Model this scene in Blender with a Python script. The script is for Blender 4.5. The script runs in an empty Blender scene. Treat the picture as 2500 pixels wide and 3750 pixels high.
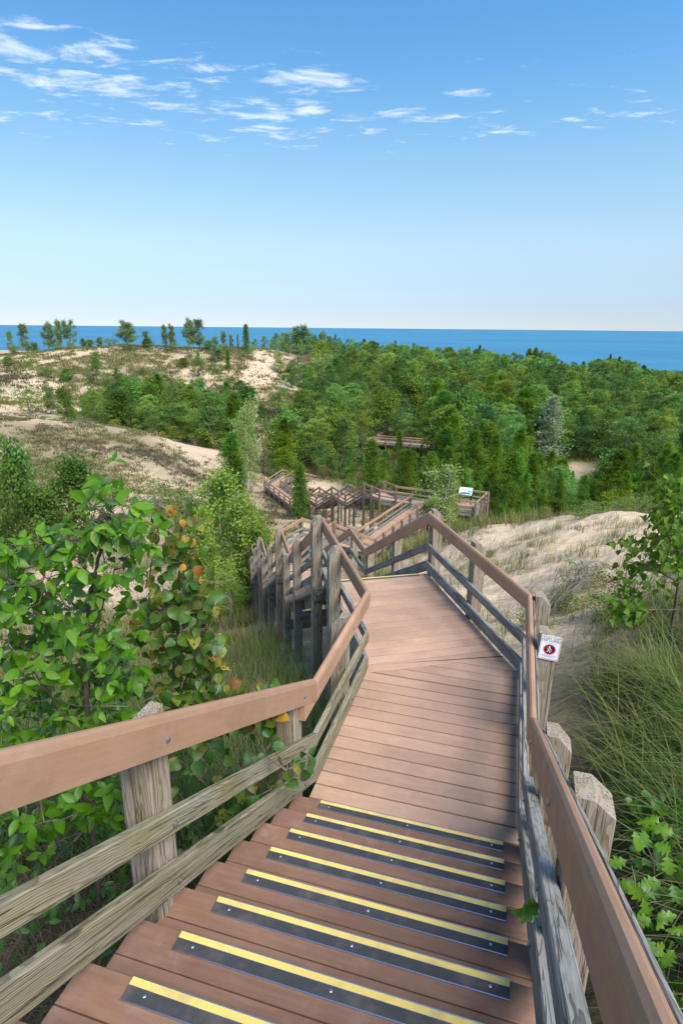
import bpy, bmesh, math, random
import numpy as np
from mathutils import Matrix, Vector

random.seed(7)
RNG = np.random.default_rng(7)
sc = bpy.context.scene
COL = sc.collection
R = math.radians

# ------------------------------------------------------------------ camera
F_PX, PITCH, ROLL = 2178.05, 0.3006, 0.0093          # focal length in pixels of a 2500 px wide frame
cp, sp, cr, sr = math.cos(PITCH), math.sin(PITCH), math.cos(ROLL), math.sin(ROLL)
CF = np.array([0, cp, -sp]); _U = np.array([0, sp, cp]); _R = np.array([1., 0, 0])
CR = _R * cr + _U * sr; CU = -_R * sr + _U * cr
cam_d = bpy.data.cameras.new('camera'); cam = bpy.data.objects.new('camera', cam_d); COL.objects.link(cam)
cam_d.sensor_fit = 'HORIZONTAL'; cam_d.sensor_width = 36; cam_d.lens = 36 * F_PX / 2500
cam_d.clip_start = 0.05; cam_d.clip_end = 90000
cam.matrix_world = Matrix([[CR[0], CU[0], -CF[0], 0], [CR[1], CU[1], -CF[1], 0], [CR[2], CU[2], -CF[2], 0], [0, 0, 0, 1]])
sc.camera = cam

# ------------------------------------------------------------------ light
SUN_EL, SUN_AZ = R(50), R(144)       # the sun stands behind the viewer and to the right (azimuth from +Y, clockwise)
sun_d = bpy.data.lights.new('sun', 'SUN'); sun_d.energy = 3.4; sun_d.angle = R(36); sun_d.color = (1.0, .95, .88)
sun = bpy.data.objects.new('sun', sun_d); COL.objects.link(sun)
sdir = Vector((math.sin(SUN_AZ) * math.cos(SUN_EL), math.cos(SUN_AZ) * math.cos(SUN_EL), math.sin(SUN_EL)))
sun.rotation_euler = sdir.to_track_quat('Z', 'Y').to_euler()
sc.view_settings.view_transform = 'Standard'; sc.view_settings.look = 'None'
sc.view_settings.exposure = 0.95; sc.view_settings.gamma = 1.0; sc.view_settings.use_curve_mapping = False
sc.cycles.max_bounces = 8; sc.cycles.diffuse_bounces = 3; sc.cycles.transparent_max_bounces = 8
try:
    sc.cycles.use_denoising = True
except Exception:
    pass

world = bpy.data.worlds.new('World'); sc.world = world; world.use_nodes = True
class NT:
    """tiny node-tree helper"""
    def __init__(s, tree): s.t = tree; s.n = tree.nodes; s.l = tree.links
    def new(s, typ, **kw):
        n = s.n.new(typ)
        for k, v in kw.items():
            if k[0] == '_': continue
            setattr(n, k, v)
        return n
    def inp(s, node, idx, v):
        sk = node.inputs[idx]
        if isinstance(v, bpy.types.NodeSocket): s.l.new(v, sk)
        elif isinstance(v, (tuple, list)) and len(v) == 3 and sk.type == 'RGBA': sk.default_value = (*v, 1)
        else: sk.default_value = v
    def math(s, op, a, b=None, c=None, clamp=False):
        n = s.new('ShaderNodeMath', operation=op, use_clamp=clamp)
        s.inp(n, 0, a)
        if b is not None: s.inp(n, 1, b)
        if c is not None: s.inp(n, 2, c)
        return n.outputs[0]
    def vmath(s, op, a, b=None, scale=None):
        n = s.new('ShaderNodeVectorMath', operation=op); s.inp(n, 0, a)
        if b is not None: s.inp(n, 1, b)
        if scale is not None: s.inp(n, 3, scale)
        return n.outputs[1] if op in ('LENGTH', 'DOT_PRODUCT') else n.outputs[0]
    def mix(s, fac, a, b, blend='MIX'):
        n = s.new('ShaderNodeMix', data_type='RGBA', blend_type=blend)
        s.inp(n, 0, fac); s.inp(n, 6, a if not isinstance(a, tuple) else (*a, 1)); s.inp(n, 7, b if not isinstance(b, tuple) else (*b, 1))
        return n.outputs[2]
    def ramp(s, fac, stops, interp='LINEAR'):
        n = s.new('ShaderNodeValToRGB'); cr_ = n.color_ramp; cr_.interpolation = interp
        while len(cr_.elements) < len(stops): cr_.elements.new(.5)
        for e, (p, c) in zip(cr_.elements, stops):
            e.position = p; e.color = (*c, 1) if len(c) == 3 else c
        s.inp(n, 0, fac); return n.outputs[0]
    def noise(s, vec, scale, detail=4, rough=.55, dist=0.0, out=0):
        n = s.new('ShaderNodeTexNoise'); 
        if vec is not None: s.inp(n, 'Vector', vec)
        s.inp(n, 'Scale', scale); s.inp(n, 'Detail', detail); s.inp(n, 'Roughness', rough); s.inp(n, 'Distortion', dist)
        return n.outputs[out]
    def mapr(s, v, a, b, c=0., d=1., smooth=True):
        n = s.new('ShaderNodeMapRange', interpolation_type='SMOOTHSTEP' if smooth else 'LINEAR')
        for i, x in enumerate((v, a, b, c, d)): s.inp(n, i, x)
        return n.outputs[0]
    def sep(s, v):
        n = s.new('ShaderNodeSeparateXYZ'); s.inp(n, 0, v); return n.outputs
    def comb(s, x, y, z):
        n = s.new('ShaderNodeCombineXYZ')
        for i, v in enumerate((x, y, z)): s.inp(n, i, v)
        return n.outputs[0]

w = NT(world.node_tree); w.n.clear()
tc = w.new('ShaderNodeTexCoord'); D = tc.outputs['Generated']
dx, dy, dz = w.sep(D)
# low air is thin here: the sky turns blue soon above the lake
lift = w.comb(dx, dy, w.math('MULTIPLY_ADD', w.math('MAXIMUM', dz, 0.0), 1.6, 0.07))
sky = w.new('ShaderNodeTexSky', sky_type='NISHITA'); sky.sun_disc = False
sky.sun_elevation = SUN_EL; sky.sun_rotation = SUN_AZ; sky.altitude = 0; sky.air_density = 1.15; sky.dust_density = 0.35; sky.ozone_density = 3.0
w.inp(sky, 0, w.vmath('NORMALIZE', lift))
# clear, dry air: deeper blue toward the top of view, pale and slightly grey just above the water
tint = w.ramp(dz, [(0.0, (.375, .335, .37)), (.05, (.48, .42, .40)), (.12, (.78, .67, .53)), (.24, (.72, .82, .70)), (.38, (.30, .66, .80)), (.58, (.48, .62, .67)), (1.0, (.66, .68, .67))], 'B_SPLINE')  # unseen sky overhead is paled to lift and warm the ambient fill
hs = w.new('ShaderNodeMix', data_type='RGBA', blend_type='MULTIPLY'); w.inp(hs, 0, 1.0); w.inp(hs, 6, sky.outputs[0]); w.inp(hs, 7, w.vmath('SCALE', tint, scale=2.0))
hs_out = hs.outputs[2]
CLX, CLY = 0.7, 8.2
# altocumulus streaks on a flat cloud layer
zz = w.math('MAXIMUM', dz, 0.02)
px = w.math('DIVIDE', dx, zz); py = w.math('DIVIDE', dy, zz)
P2 = w.comb(w.math('MULTIPLY', px, 1.0), w.math('MULTIPLY', py, 1.0), 0.0)
rot = w.new('ShaderNodeMapping'); w.inp(rot, 'Vector', P2); rot.inputs['Rotation'].default_value = (0, 0, R(-14)); rot.inputs['Scale'].default_value = (1.0, 1.75, 1.0); rot.inputs['Location'].default_value = (CLX, CLY, 0)
n1 = w.noise(rot.outputs[0], 3.5, 11, .63, .35)
n2 = w.noise(rot.outputs[0], .62, 2, .5)
el = w.mapr(dz, .20, .27); el2 = w.mapr(dz, .375, .33)
az = w.mapr(w.math('DIVIDE', dx, w.math('MAXIMUM', dy, .05)), -.12, .30, 0.0, .07)
cov = w.math('MULTIPLY', el, el2)
thr = w.math('ADD', w.math('ADD', .50, az), w.math('MULTIPLY', w.math('SUBTRACT', 1.0, cov), .22))
thr = w.math('ADD', thr, w.math('MULTIPLY', w.math('SUBTRACT', .5, n2), .35))
cl = w.mapr(w.math('SUBTRACT', n1, thr), -.01, .19)
cl = w.math('MULTIPLY', cl, .66)
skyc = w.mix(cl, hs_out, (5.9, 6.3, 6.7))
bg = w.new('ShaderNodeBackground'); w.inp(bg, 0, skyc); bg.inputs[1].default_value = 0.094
wo = w.new('ShaderNodeOutputWorld'); w.l.new(bg.outputs[0], wo.inputs[0])

# ------------------------------------------------------------------ helpers
SC = 2500 / 1568
def ray(u, v):
    u *= SC; v *= SC
    return CR * (u - 1250) / F_PX - CU * (v - 1875) / F_PX + CF
def at(u, v, y):
    """the point at distance y in front of the viewer, in the direction measured in the photograph"""
    r = ray(u, v); return r * (y / r[1])
def on_z(u, v, z):
    r = ray(u, v); return r * (z / r[2])
def project(P):
    P = np.asarray(P, float); d = P @ CF
    return np.stack([(1250 + F_PX * (P @ CR) / d) / SC, (1875 - F_PX * (P @ CU) / d) / SC], -1)

WM = {}
def link(o, parent=None, M=None):
    M = M if M is not None else Matrix.Identity(4)
    COL.objects.link(o)
    WM[o.name] = M
    if parent is not None:
        o.parent = parent; o.matrix_basis = WM[parent.name].inverted() @ M
    else:
        o.matrix_basis = M
    return o
def mesh_data(name, V, F, mat=None, smooth=False, edges=False):
    me = bpy.data.meshes.new(name)
    me.from_pydata([tuple(map(float, v)) for v in V] if not isinstance(V, np.ndarray) else V.tolist(), [], F if not isinstance(F, np.ndarray) else F.tolist())
    if mat is not None: me.materials.append(mat)
    if smooth: me.polygons.foreach_set('use_smooth', [True] * len(me.polygons))
    me.update(); return me
def add(name, V, F, mat, parent=None, M=None, smooth=False, local=False):
    """mesh object; V in world coordinates unless local"""
    if M is not None and not local:
        Mi = np.array(M.inverted()); V = np.asarray(V, float) @ Mi[:3, :3].T + Mi[:3, 3]
    me = mesh_data(name, V, F, mat, smooth)
    return link(bpy.data.objects.new(name, me), parent, M)
def put(name, me, parent, M):
    return link(bpy.data.objects.new(name, me), parent, M)
def tag(o, label=None, cat=None, group=None, kind=None):
    if label: o['label'] = label
    if cat: o['category'] = cat
    if group: o['group'] = group
    if kind: o['kind'] = kind
    return o
def thing(name, label, cat, loc=(0, 0, 0), rz=0.0, group=None):
    o = bpy.data.objects.new(name, None); o.empty_display_size = .2
    link(o, None, Matrix.Translation(Vector(loc)) @ Matrix.Rotation(rz, 4, 'Z'))
    return tag(o, label, cat, group)
def frame(o, xdir, up=(0, 0, 1)):
    x = Vector(xdir).normalized(); z = Vector(up); y = z.cross(x).normalized(); z = x.cross(y)
    return Matrix([[x[0], y[0], z[0], o[0]], [x[1], y[1], z[1], o[1]], [x[2], y[2], z[2], o[2]], [0, 0, 0, 1]])
def box(c0, c1):
    x0, y0, z0 = c0; x1, y1, z1 = c1
    V = [(x0, y0, z0), (x1, y0, z0), (x1, y1, z0), (x0, y1, z0), (x0, y0, z1), (x1, y0, z1), (x1, y1, z1), (x0, y1, z1)]
    F = [(0, 3, 2, 1), (4, 5, 6, 7), (0, 1, 5, 4), (1, 2, 6, 5), (2, 3, 7, 6), (3, 0, 4, 7)]
    return V, F
def bevel_box(c0, c1, b):
    """box with its four long (x) edges and top edges chamfered"""
    x0, y0, z0 = c0; x1, y1, z1 = c1
    prof = [(y0, z0 + b), (y0 + b, z0), (y1 - b, z0), (y1, z0 + b), (y1, z1 - b), (y1 - b, z1), (y0 + b, z1), (y0, z1 - b)]
    V = [(x0, y, z) for y, z in prof] + [(x1, y, z) for y, z in prof]
    n = len(prof)
    F = [(i, i + n, (i + 1) % n + n, (i + 1) % n) for i in range(n)] + [tuple(range(n)), tuple(range(2 * n - 1, n - 1, -1))]
    return V, F
def merge(parts):
    V, F = [], []
    for v, f in parts:
        o = len(V); V += list(v); F += [tuple(i + o for i in q) for q in f]
    return V, F
def tube(pts, rad, sides=6, cap=True):
    pts = [Vector(p) for p in pts]; n = len(pts)
    if not hasattr(rad, '__len__'): rad = [rad] * n
    V, F = [], []
    for i, p in enumerate(pts):
        d = (pts[min(i + 1, n - 1)] - pts[max(i - 1, 0)]).normalized()
        a = d.orthogonal() if abs(d.z) > .95 else d.cross(Vector((0, 0, 1)))
        a.normalize(); b = d.cross(a)
        for k in range(sides):
            t = 2 * math.pi * k / sides
            V.append(tuple(p + (a * math.cos(t) + b * math.sin(t)) * rad[i]))
    for i in range(n - 1):
        for k in range(sides):
            F.append((i * sides + k, i * sides + (k + 1) % sides, (i + 1) * sides + (k + 1) % sides, (i + 1) * sides + k))
    if cap: F += [tuple(range(sides))[::-1], tuple(range((n - 1) * sides, n * sides))]
    return V, F
# ------------------------------------------------------------------ materials
def mat(name):
    m = bpy.data.materials.new(name); m.use_nodes = True
    t = NT(m.node_tree); t.n.clear()
    out = t.new('ShaderNodeOutputMaterial'); b = t.new('ShaderNodeBsdfPrincipled'); t.l.new(b.outputs[0], out.inputs[0])
    t.b, t.out = b, out
    return m, t
def bump(t, h, strength, dist):
    n = t.new('ShaderNodeBump'); n.inputs['Strength'].default_value = strength; n.inputs['Distance'].default_value = dist
    t.inp(n, 'Height', h); t.l.new(n.outputs[0], t.b.inputs['Normal'])
def rnd(t): return t.new('ShaderNodeObjectInfo').outputs['Random']
def objco(t, offs=True):
    c = t.new('ShaderNodeTexCoord').outputs['Object']
    if offs: c = t.vmath('ADD', c, t.comb(t.math('MULTIPLY', rnd(t), 13.7), t.math('MULTIPLY', rnd(t), 7.3), t.math('MULTIPLY', rnd(t), 3.1)))
    return c
def simple(name, col, rough=.5, metal=0., spec=.5):
    m, t = mat(name); t.b.inputs['Base Color'].default_value = (*col, 1); t.b.inputs['Roughness'].default_value = rough
    t.b.inputs['Metallic'].default_value = metal; t.b.inputs['Specular IOR Level'].default_value = spec
    return m
def composite(name, c0, c1, c2, rough=.62):
    """wood-plastic decking: even tone, fine fibre specks, a little scuffing and dirt"""
    m, t = mat(name); c = objco(t)
    sx = t.vmath('MULTIPLY', c, (1.0, 9.0, 9.0))
    streak = t.noise(sx, 5, 4, .6); speck = t.noise(c, 330, 2, .6); scuff = t.noise(c, 7, 6, .7, .6); big = t.noise(c, 1.7, 3, .5)
    col = t.mix(t.mapr(streak, .3, .7), c0, c1)
    col = t.mix(t.math('MULTIPLY', t.mapr(scuff, .52, .74), .6), col, c2)
    dirt = t.math('MULTIPLY', t.mapr(t.math('ADD', big, t.math('MULTIPLY', t.noise(c, 16, 5, .7), .35)), .62, .86), .38)
    col = t.mix(dirt, col, tuple(x * .62 for x in c0))
    v = t.math('MULTIPLY_ADD', rnd(t), .22, .89)
    v = t.math('MULTIPLY', v, t.mapr(speck, .25, .75, .88, 1.1, False))
    col = t.mix(1.0, col, t.comb(v, v, v), 'MULTIPLY')
    t.inp(t.b, 'Base Color', col); t.b.inputs['Specular IOR Level'].default_value = .35
    t.inp(t.b, 'Roughness', t.mapr(scuff, .3, .7, rough - .08, rough + .12))
    bump(t, t.math('ADD', speck, t.math('MULTIPLY', streak, 1.5)), .25, .002)
    return m
def wood(name, dark, light, grey, algae, axis='X', ring=150, agreen=.35, greyamt=.6):
    """weathered softwood with growth rings about its own long axis"""
    m, t = mat(name)
    c0 = t.new('ShaderNodeTexCoord').outputs['Object']
    x, y, z = t.sep(c0)
    r = rnd(t)
    if axis == 'X': L, A, B = x, y, z
    else: L, A, B = z, x, y
    o1 = t.math('MULTIPLY_ADD', r, .08, -.055); o2 = t.math('MULTIPLY_ADD', t.math('FRACT', t.math('MULTIPLY', r, 7.13)), .08, -.03)
    lo = t.math('MULTIPLY_ADD', r, 31.0, t.math('MULTIPLY', L, 1.0))
    slow = t.comb(t.math('MULTIPLY', lo, .9), t.math('MULTIPLY', A, 5.0), t.math('MULTIPLY', B, 5.0))
    wob = t.math('MULTIPLY_ADD', t.noise(slow, 2.2, 3, .55), .06, -.03)
    a = t.math('ADD', A, o1); b = t.math('ADD', B, o2)
    rad = t.math('ADD', t.math('SQRT', t.math('ADD', t.math('MULTIPLY', a, a), t.math('MULTIPLY', b, b))), wob)
    s = t.math('FRACT', t.math('MULTIPLY', rad, ring))
    line = t.math('MULTIPLY', t.mapr(s, .35, .92), t.mapr(s, 1.0, .94))
    fib = t.comb(t.math('MULTIPLY', lo, 3.0), t.math('MULTIPLY', A, 90.0), t.math('MULTIPLY', B, 90.0))
    fn = t.noise(fib, 1.6, 5, .65)
    blot = t.noise(t.comb(t.math('MULTIPLY', lo, 2.0), t.math('MULTIPLY', A, 8.0), t.math('MULTIPLY', B, 8.0)), 1.3, 5, .6)
    col = t.mix(line, light, dark)
    col = t.mix(t.math('MULTIPLY', t.mapr(fn, .42, .62), .45), col, dark)
    col = t.mix(t.math('MULTIPLY', t.mapr(blot, .38, .62), greyamt), col, grey)
    alg = t.noise(t.comb(t.math('MULTIPLY', lo, 1.3), t.math('MULTIPLY', A, 6.0), t.math('MULTIPLY', B, 6.0)), 2.1, 4, .6)
    col = t.mix(t.math('MULTIPLY', t.mapr(alg, .45, .68), agreen), col, algae)
    # knots
    vo = t.new('ShaderNodeTexVoronoi'); vo.feature = 'F1'
    t.inp(vo, 'Vector', t.comb(t.math('MULTIPLY', lo, 1.7), t.math('MULTIPLY', A, 6.0), t.math('MULTIPLY', B, 6.0))); t.inp(vo, 'Scale', 1.0)
    kn = t.mapr(vo.outputs['Distance'], .075, .12, 1.0, 0.0)
    col = t.mix(t.math('MULTIPLY', kn, .75), col, tuple(q * .35 for q in dark))
    # drying cracks along the grain
    ck = t.noise(t.comb(t.math('MULTIPLY', lo, .8), t.math('MULTIPLY', A, 45.0), t.math('MULTIPLY', B, 45.0)), 1.0, 2, .5)
    crack = t.math('MULTIPLY', t.mapr(ck, .47, .495), t.mapr(ck, .52, .505))
    col = t.mix(t.math('MULTIPLY', crack, .7), col, tuple(q * .22 for q in dark))
    t.inp(t.b, 'Base Color', col); t.b.inputs['Roughness'].default_value = .82; t.b.inputs['Specular IOR Level'].default_value = .25
    h = t.math('SUBTRACT', t.math('MULTIPLY', fn, .5), t.math('ADD', t.math('MULTIPLY', line, .45), t.math('MULTIPLY', crack, 1.2)))
    bump(t, h, .6, .004)
    return m
M_DECK = composite('composite_decking', (.40, .250, .170), (.44, .284, .200), (.475, .33, .25))
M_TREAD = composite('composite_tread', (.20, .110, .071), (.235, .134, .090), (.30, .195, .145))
M_RAIL = composite('composite_handrail', (.36, .205, .125), (.39, .23, .145), (.40, .26, .185), .55)
M_GREY = wood('grey_weathered_board', (.10, .095, .085), (.28, .265, .235), (.33, .325, .31), (.15, .15, .10), 'X', 120, .25, .65)
M_GREEN = wood('mossy_weathered_board', (.14, .115, .065), (.30, .26, .165), (.27, .255, .205), (.16, .155, .06), 'X', 120, .6, .45)
M_POST = wood('weathered_post', (.17, .12, .08), (.36, .285, .205), (.35, .325, .285), (.20, .19, .085), 'Z', 105, .5, .45)
M_POSTD = wood('brown_weathered_post', (.10, .062, .040), (.25, .17, .115), (.26, .225, .185), (.13, .12, .06), 'Z', 105, .25, .3)
M_BEAM = wood('support_timber', (.10, .072, .050), (.29, .225, .16), (.28, .25, .215), (.11, .115, .06), 'X', 105, .3, .4)
M_YEL = simple('yellow_grit', (.66, .50, .13), .85)
def grit(m, amt):
    t = NT(m.node_tree); b = [n for n in t.n if n.type == 'BSDF_PRINCIPLED'][0]; t.b = b
    c = objco(t); n = t.noise(c, 420, 2, .7); d = t.noise(c, 9, 5, .65)
    base = tuple(b.inputs['Base Color'].default_value)[:3]
    col = t.mix(t.mapr(n, .4, .75), base, tuple(min(1, q * 1.35 + .02) for q in base))
    d2 = t.noise(c, 2.3, 4, .6); col = t.mix(t.math('MULTIPLY', t.mapr(t.math('ADD', d, t.math('MULTIPLY', d2, .5)), .70, .98), amt), col, (.27, .205, .16))
    t.inp(b, 'Base Color', col); bump(t, n, .5, .001)
grit(M_YEL, .4)
M_BLK = simple('black_grit', (.032, .034, .038), .8); grit(M_BLK, .22)
M_ALU = simple('aluminium_edge', (.62, .66, .72), .3, 1.0)
M_STEEL = simple('galvanised_bolt', (.42, .47, .55), .42, 1.0)
M_WHITE = simple('white_sign_sheet', (.80, .82, .84), .4)
M_RED = simple('red_print', (.62, .03, .03), .4)
M_INK = simple('black_print', (.015, .018, .03), .4)
M_INKG = simple('grey_print', (.35, .36, .38), .4)
M_TEAL = simple('teal_print', (.02, .36, .36), .4)
M_BLUE = simple('blue_print', (.05, .42, .62), .4)
M_DKGRN = simple('dark_green_print', (.05, .13, .11), .4)
M_FRAME = simple('dark_bronze_frame', (.045, .035, .032), .45, .3)

def sand_mat():
    m, t = mat('sand_ground')
    c = t.new('ShaderNodeTexCoord').outputs['Object']
    x, y, z = t.sep(c)
    big = t.noise(c, .05, 4, .6); mid = t.noise(c, .55, 6, .65, .4); fine = t.noise(c, 9, 5, .7)
    rip = t.noise(t.vmath('MULTIPLY', c, (2.0, 7.0, 1.0)), 1.6, 4, .6, .6)
    col = t.mix(t.mapr(mid, .3, .7), (.53, .395, .265), (.62, .475, .325))
    col = t.mix(t.math('MULTIPLY', t.mapr(rip, .52, .66), .45), col, (.38, .29, .205))
    # litter and humus where plants have held the sand
    lit = t.math('ADD', t.math('MULTIPLY', t.mapr(mid, .5, .62), t.mapr(fine, .42, .6)), 0.0)
    veg = t.new('ShaderNodeAttribute'); veg.attribute_name = 'cover'
    cov = t.math('MULTIPLY', veg.outputs['Fac'], t.mapr(t.math('ADD', t.noise(c, 1.3, 5, .7), t.math('MULTIPLY', veg.outputs['Fac'], .45)), .5, .78))
    col = t.mix(t.math('MULTIPLY', lit, t.math('MULTIPLY_ADD', veg.outputs['Fac'], .5, .12)), col, (.15, .115, .075))
    col = t.mix(t.math('MULTIPLY', cov, .85), col, (.13, .115, .06))
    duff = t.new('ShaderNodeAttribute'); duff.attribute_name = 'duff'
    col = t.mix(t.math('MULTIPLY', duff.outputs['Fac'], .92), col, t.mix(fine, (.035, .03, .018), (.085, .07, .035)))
    t.inp(t.b, 'Base Color', col); t.b.inputs['Roughness'].default_value = .95; t.b.inputs['Specular IOR Level'].default_value = .1
    h = t.math('ADD', t.math('MULTIPLY', rip, .6), t.math('ADD', mid, t.math('MULTIPLY', fine, .25)))
    vo = t.new('ShaderNodeTexVoronoi'); vo.feature = 'SMOOTH_F1'; t.inp(vo, 'Vector', c); t.inp(vo, 'Scale', 2.1); t.inp(vo, 'Smoothness', .6)
    h = t.math('ADD', h, t.math('ADD', t.math('MULTIPLY', vo.outputs['Distance'], .9), t.math('MULTIPLY', t.noise(c, 2.6, 4, .6), .8)))
    bump(t, h, .85, .13)
    return m
M_SAND = sand_mat()
def water_mat():
    m, t = mat('lake_water')
    c = t.new('ShaderNodeTexCoord').outputs['Object']
    s = t.vmath('MULTIPLY', c, (1.0, 2.4, 1.0))
    a = t.noise(s, .022, 5, .6); b = t.noise(s, .0016, 5, .6); d = t.noise(t.vmath('MULTIPLY', c, (.5, 5.0, 1.0)), .0006, 4, .6)
    col = t.mix(t.mapr(d, .35, .65), (.022, .14, .255), (.03, .17, .285))
    col = t.mix(t.mapr(b, .4, .65), col, (.035, .185, .30))
    t.inp(t.b, 'Base Color', col); t.b.inputs['Roughness'].default_value = .42; t.b.inputs['Specular IOR Level'].default_value = .22
    bump(t, t.math('ADD', a, t.math('MULTIPLY', b, 3.0)), .9, 6.0)
    return m
M_WATER = water_mat()

def leafy(name, cols, trans=.35, rough=.5, vein=False, island=True, spec=.15, spots=None, tone=.55):
    """foliage: colour varies from plant to plant and from leaf to leaf; light passes through"""
    m, t = mat(name)
    r = rnd(t)
    if island:
        g = t.new('ShaderNodeNewGeometry').outputs['Random Per Island']
        f = t.math('FRACT', t.math('ADD', t.math('MULTIPLY', r, .55), t.math('MULTIPLY', g, .6)))
    else: f = r
    n = len(cols)
    if island:
        oc = t.new('ShaderNodeTexCoord').outputs['Object']
        f = t.math('ADD', t.math('MULTIPLY', g, .35), t.mapr(t.noise(oc, .9, 2, .5), .3, .7, 0.0, .65, False))
    col = t.ramp(f, [(i / max(1, n - 1), c) for i, c in enumerate(cols)])
    if island:
        lo_ = t.noise(t.vmath('ADD', oc, t.comb(t.math('MULTIPLY', r, 170.0), t.math('MULTIPLY', r, 90.0), 0.0)), .22, 1, .5, 0.0, 1)
        q1, q2, _q3 = t.sep(lo_)
        r2 = t.mapr(q1, .3, .7, 0.0, 1.0, False); k_ = t.math('MULTIPLY_ADD', r2, tone, 1.0 - tone * .5)
        r3 = t.mapr(q2, .3, .7, 0.0, 1.0, False); col = t.mix(1.0, col, t.comb(t.math('MULTIPLY', k_, t.math('MULTIPLY_ADD', r3, tone * .6, 1 - tone * .3)), k_, t.math('MULTIPLY', k_, t.math('MULTIPLY_ADD', r3, -tone * .6, 1 + tone * .3))), 'MULTIPLY')
    if vein:
        c = t.new('ShaderNodeTexCoord').outputs['Object']; x, y, z = t.sep(c)
        ax = t.math('ABSOLUTE', x)
        mid = t.mapr(ax, .0, .035, 1.0, 0.0)
        v = t.math('FRACT', t.math('MULTIPLY', t.math('SUBTRACT', y, t.math('MULTIPLY', ax, .8)), 8.0))
        side = t.math('MULTIPLY', t.mapr(v, .0, .12, 1.0, 0.0), .5)
        vv = t.math('MAXIMUM', mid, side)
        col = t.mix(t.math('MULTIPLY', vv, .3), col, t.mix(.4, col, (.26, .40, .06)))
        nn = t.noise(c, 4, 3, .6)
        k = t.mapr(nn, .3, .7, .8, 1.15, False); col = t.mix(1.0, col, t.comb(k, k, k), 'MULTIPLY')
        if spots:
            sn = t.noise(t.vmath('ADD', c, t.comb(t.math('MULTIPLY', r, 37.0), 0.0, 0.0)), 2.6, 4, .6)
            edge = t.mapr(t.math('ADD', sn, t.math('MULTIPLY', r, .12)), .64, .70)
            col = t.mix(edge, col, spots)
        h = t.math('SUBTRACT', nn, t.math('MULTIPLY', vv, .5)); bump(t, h, .35, .004)
    t.inp(t.b, 'Base Color', col); t.b.inputs['Roughness'].default_value = rough; t.b.inputs['Specular IOR Level'].default_value = spec
    tr = t.new('ShaderNodeBsdfTranslucent')
    hs_ = t.new('ShaderNodeHueSaturation'); hs_.inputs['Hue'].default_value = .485; hs_.inputs['Saturation'].default_value = 1.1; hs_.inputs['Value'].default_value = 1.25
    t.inp(hs_, 'Color', col); t.l.new(hs_.outputs[0], tr.inputs[0])
    mx = t.new('ShaderNodeMixShader'); mx.inputs[0].default_value = trans
    t.l.new(t.b.outputs[0], mx.inputs[1]); t.l.new(tr.outputs[0], mx.inputs[2]); t.l.new(mx.outputs[0], t.out.inputs[0])
    return m
M_PINE = leafy('pine_needles', [(0.120, 0.222, 0.042), (0.162, 0.270, 0.054), (0.204, 0.318, 0.066), (0.132, 0.228, 0.066), (0.240, 0.348, 0.078)], .34, .6, tone=.95)
M_PINED = leafy('dark_pine_needles', [(0.077, 0.163, 0.040), (0.103, 0.194, 0.050), (0.131, 0.225, 0.056), (0.088, 0.169, 0.057)], .3, .6, tone=.95)
M_YOUNG = leafy('young_pine_needles', [(0.085, 0.190, 0.025), (0.115, 0.235, 0.030), (0.150, 0.270, 0.035), (0.190, 0.300, 0.045)], .36, .6, tone=.95)
M_JUN = leafy('juniper_needles', [(.095, .19, .03), (.125, .225, .038), (.15, .245, .048)], .32, .6, tone=.4)
M_SPR = leafy('silver_spruce_needles', [(.27, .34, .20), (.33, .40, .25), (.22, .30, .16)], .3, .7, tone=.15)
M_COT = leafy('cottonwood_leaves', [(0.116, 0.202, 0.070), (0.155, 0.248, 0.085), (0.202, 0.271, 0.132), (0.096, 0.171, 0.065)], .4, .45)
M_ASP = leafy('aspen_leaves', [(0.145, 0.275, 0.036), (0.217, 0.348, 0.051), (0.290, 0.392, 0.072), (0.102, 0.210, 0.032), (0.348, 0.392, 0.080)], .42, .42, tone=.22)
M_PALE = leafy('pale_aspen_leaves', [(.19, .28, .075), (.25, .34, .10), (.30, .38, .13), (.13, .22, .05)], .42, .6, tone=.22)
M_OAK = leafy('oak_leaves_far', [(0.077, 0.160, 0.029), (0.120, 0.216, 0.035), (0.176, 0.256, 0.048)], .35, .5, tone=.95)
M_BUSH = leafy('bush_leaves', [(0.080, 0.145, 0.032), (0.123, 0.203, 0.043), (0.217, 0.261, 0.051), (0.160, 0.174, 0.072)], .35, .55, tone=.22)
M_YBUSH = leafy('yellowing_bush_leaves', [(.19, .2, .035), (.26, .25, .05), (.14, .17, .03)], .35, .55)
M_TWIG = simple('grey_twig', (.14, .12, .105), .9); M_BARK = simple('brown_bark', (.075, .05, .036), .9); M_PALEB = simple('pale_bark', (.34, .33, .29), .85)
for m_ in (M_TWIG, M_BARK, M_PALEB): grit(m_, .5)
M_GRASS = leafy('dune_grass_blades', [(.10, .14, .03), (.16, .19, .055), (.26, .23, .10), (.075, .12, .03), (.20, .165, .085)], .35, .6, tone=.22)
M_LUSH = leafy('marram_grass_blades', [(.045, .12, .02), (.07, .16, .028), (.11, .20, .04), (.22, .22, .085), (.042, .10, .025), (.17, .145, .075)], .4, .55, tone=.3)
M_SCRUB = leafy('dry_scrub', [(.11, .095, .065), (.16, .13, .085), (.085, .085, .04), (.13, .15, .06)], .2, .8, tone=.22)
M_DEAD = leafy('dead_grass', [(.11, .085, .055), (.17, .13, .08), (.07, .055, .035)], .2, .8, tone=.22)
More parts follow.
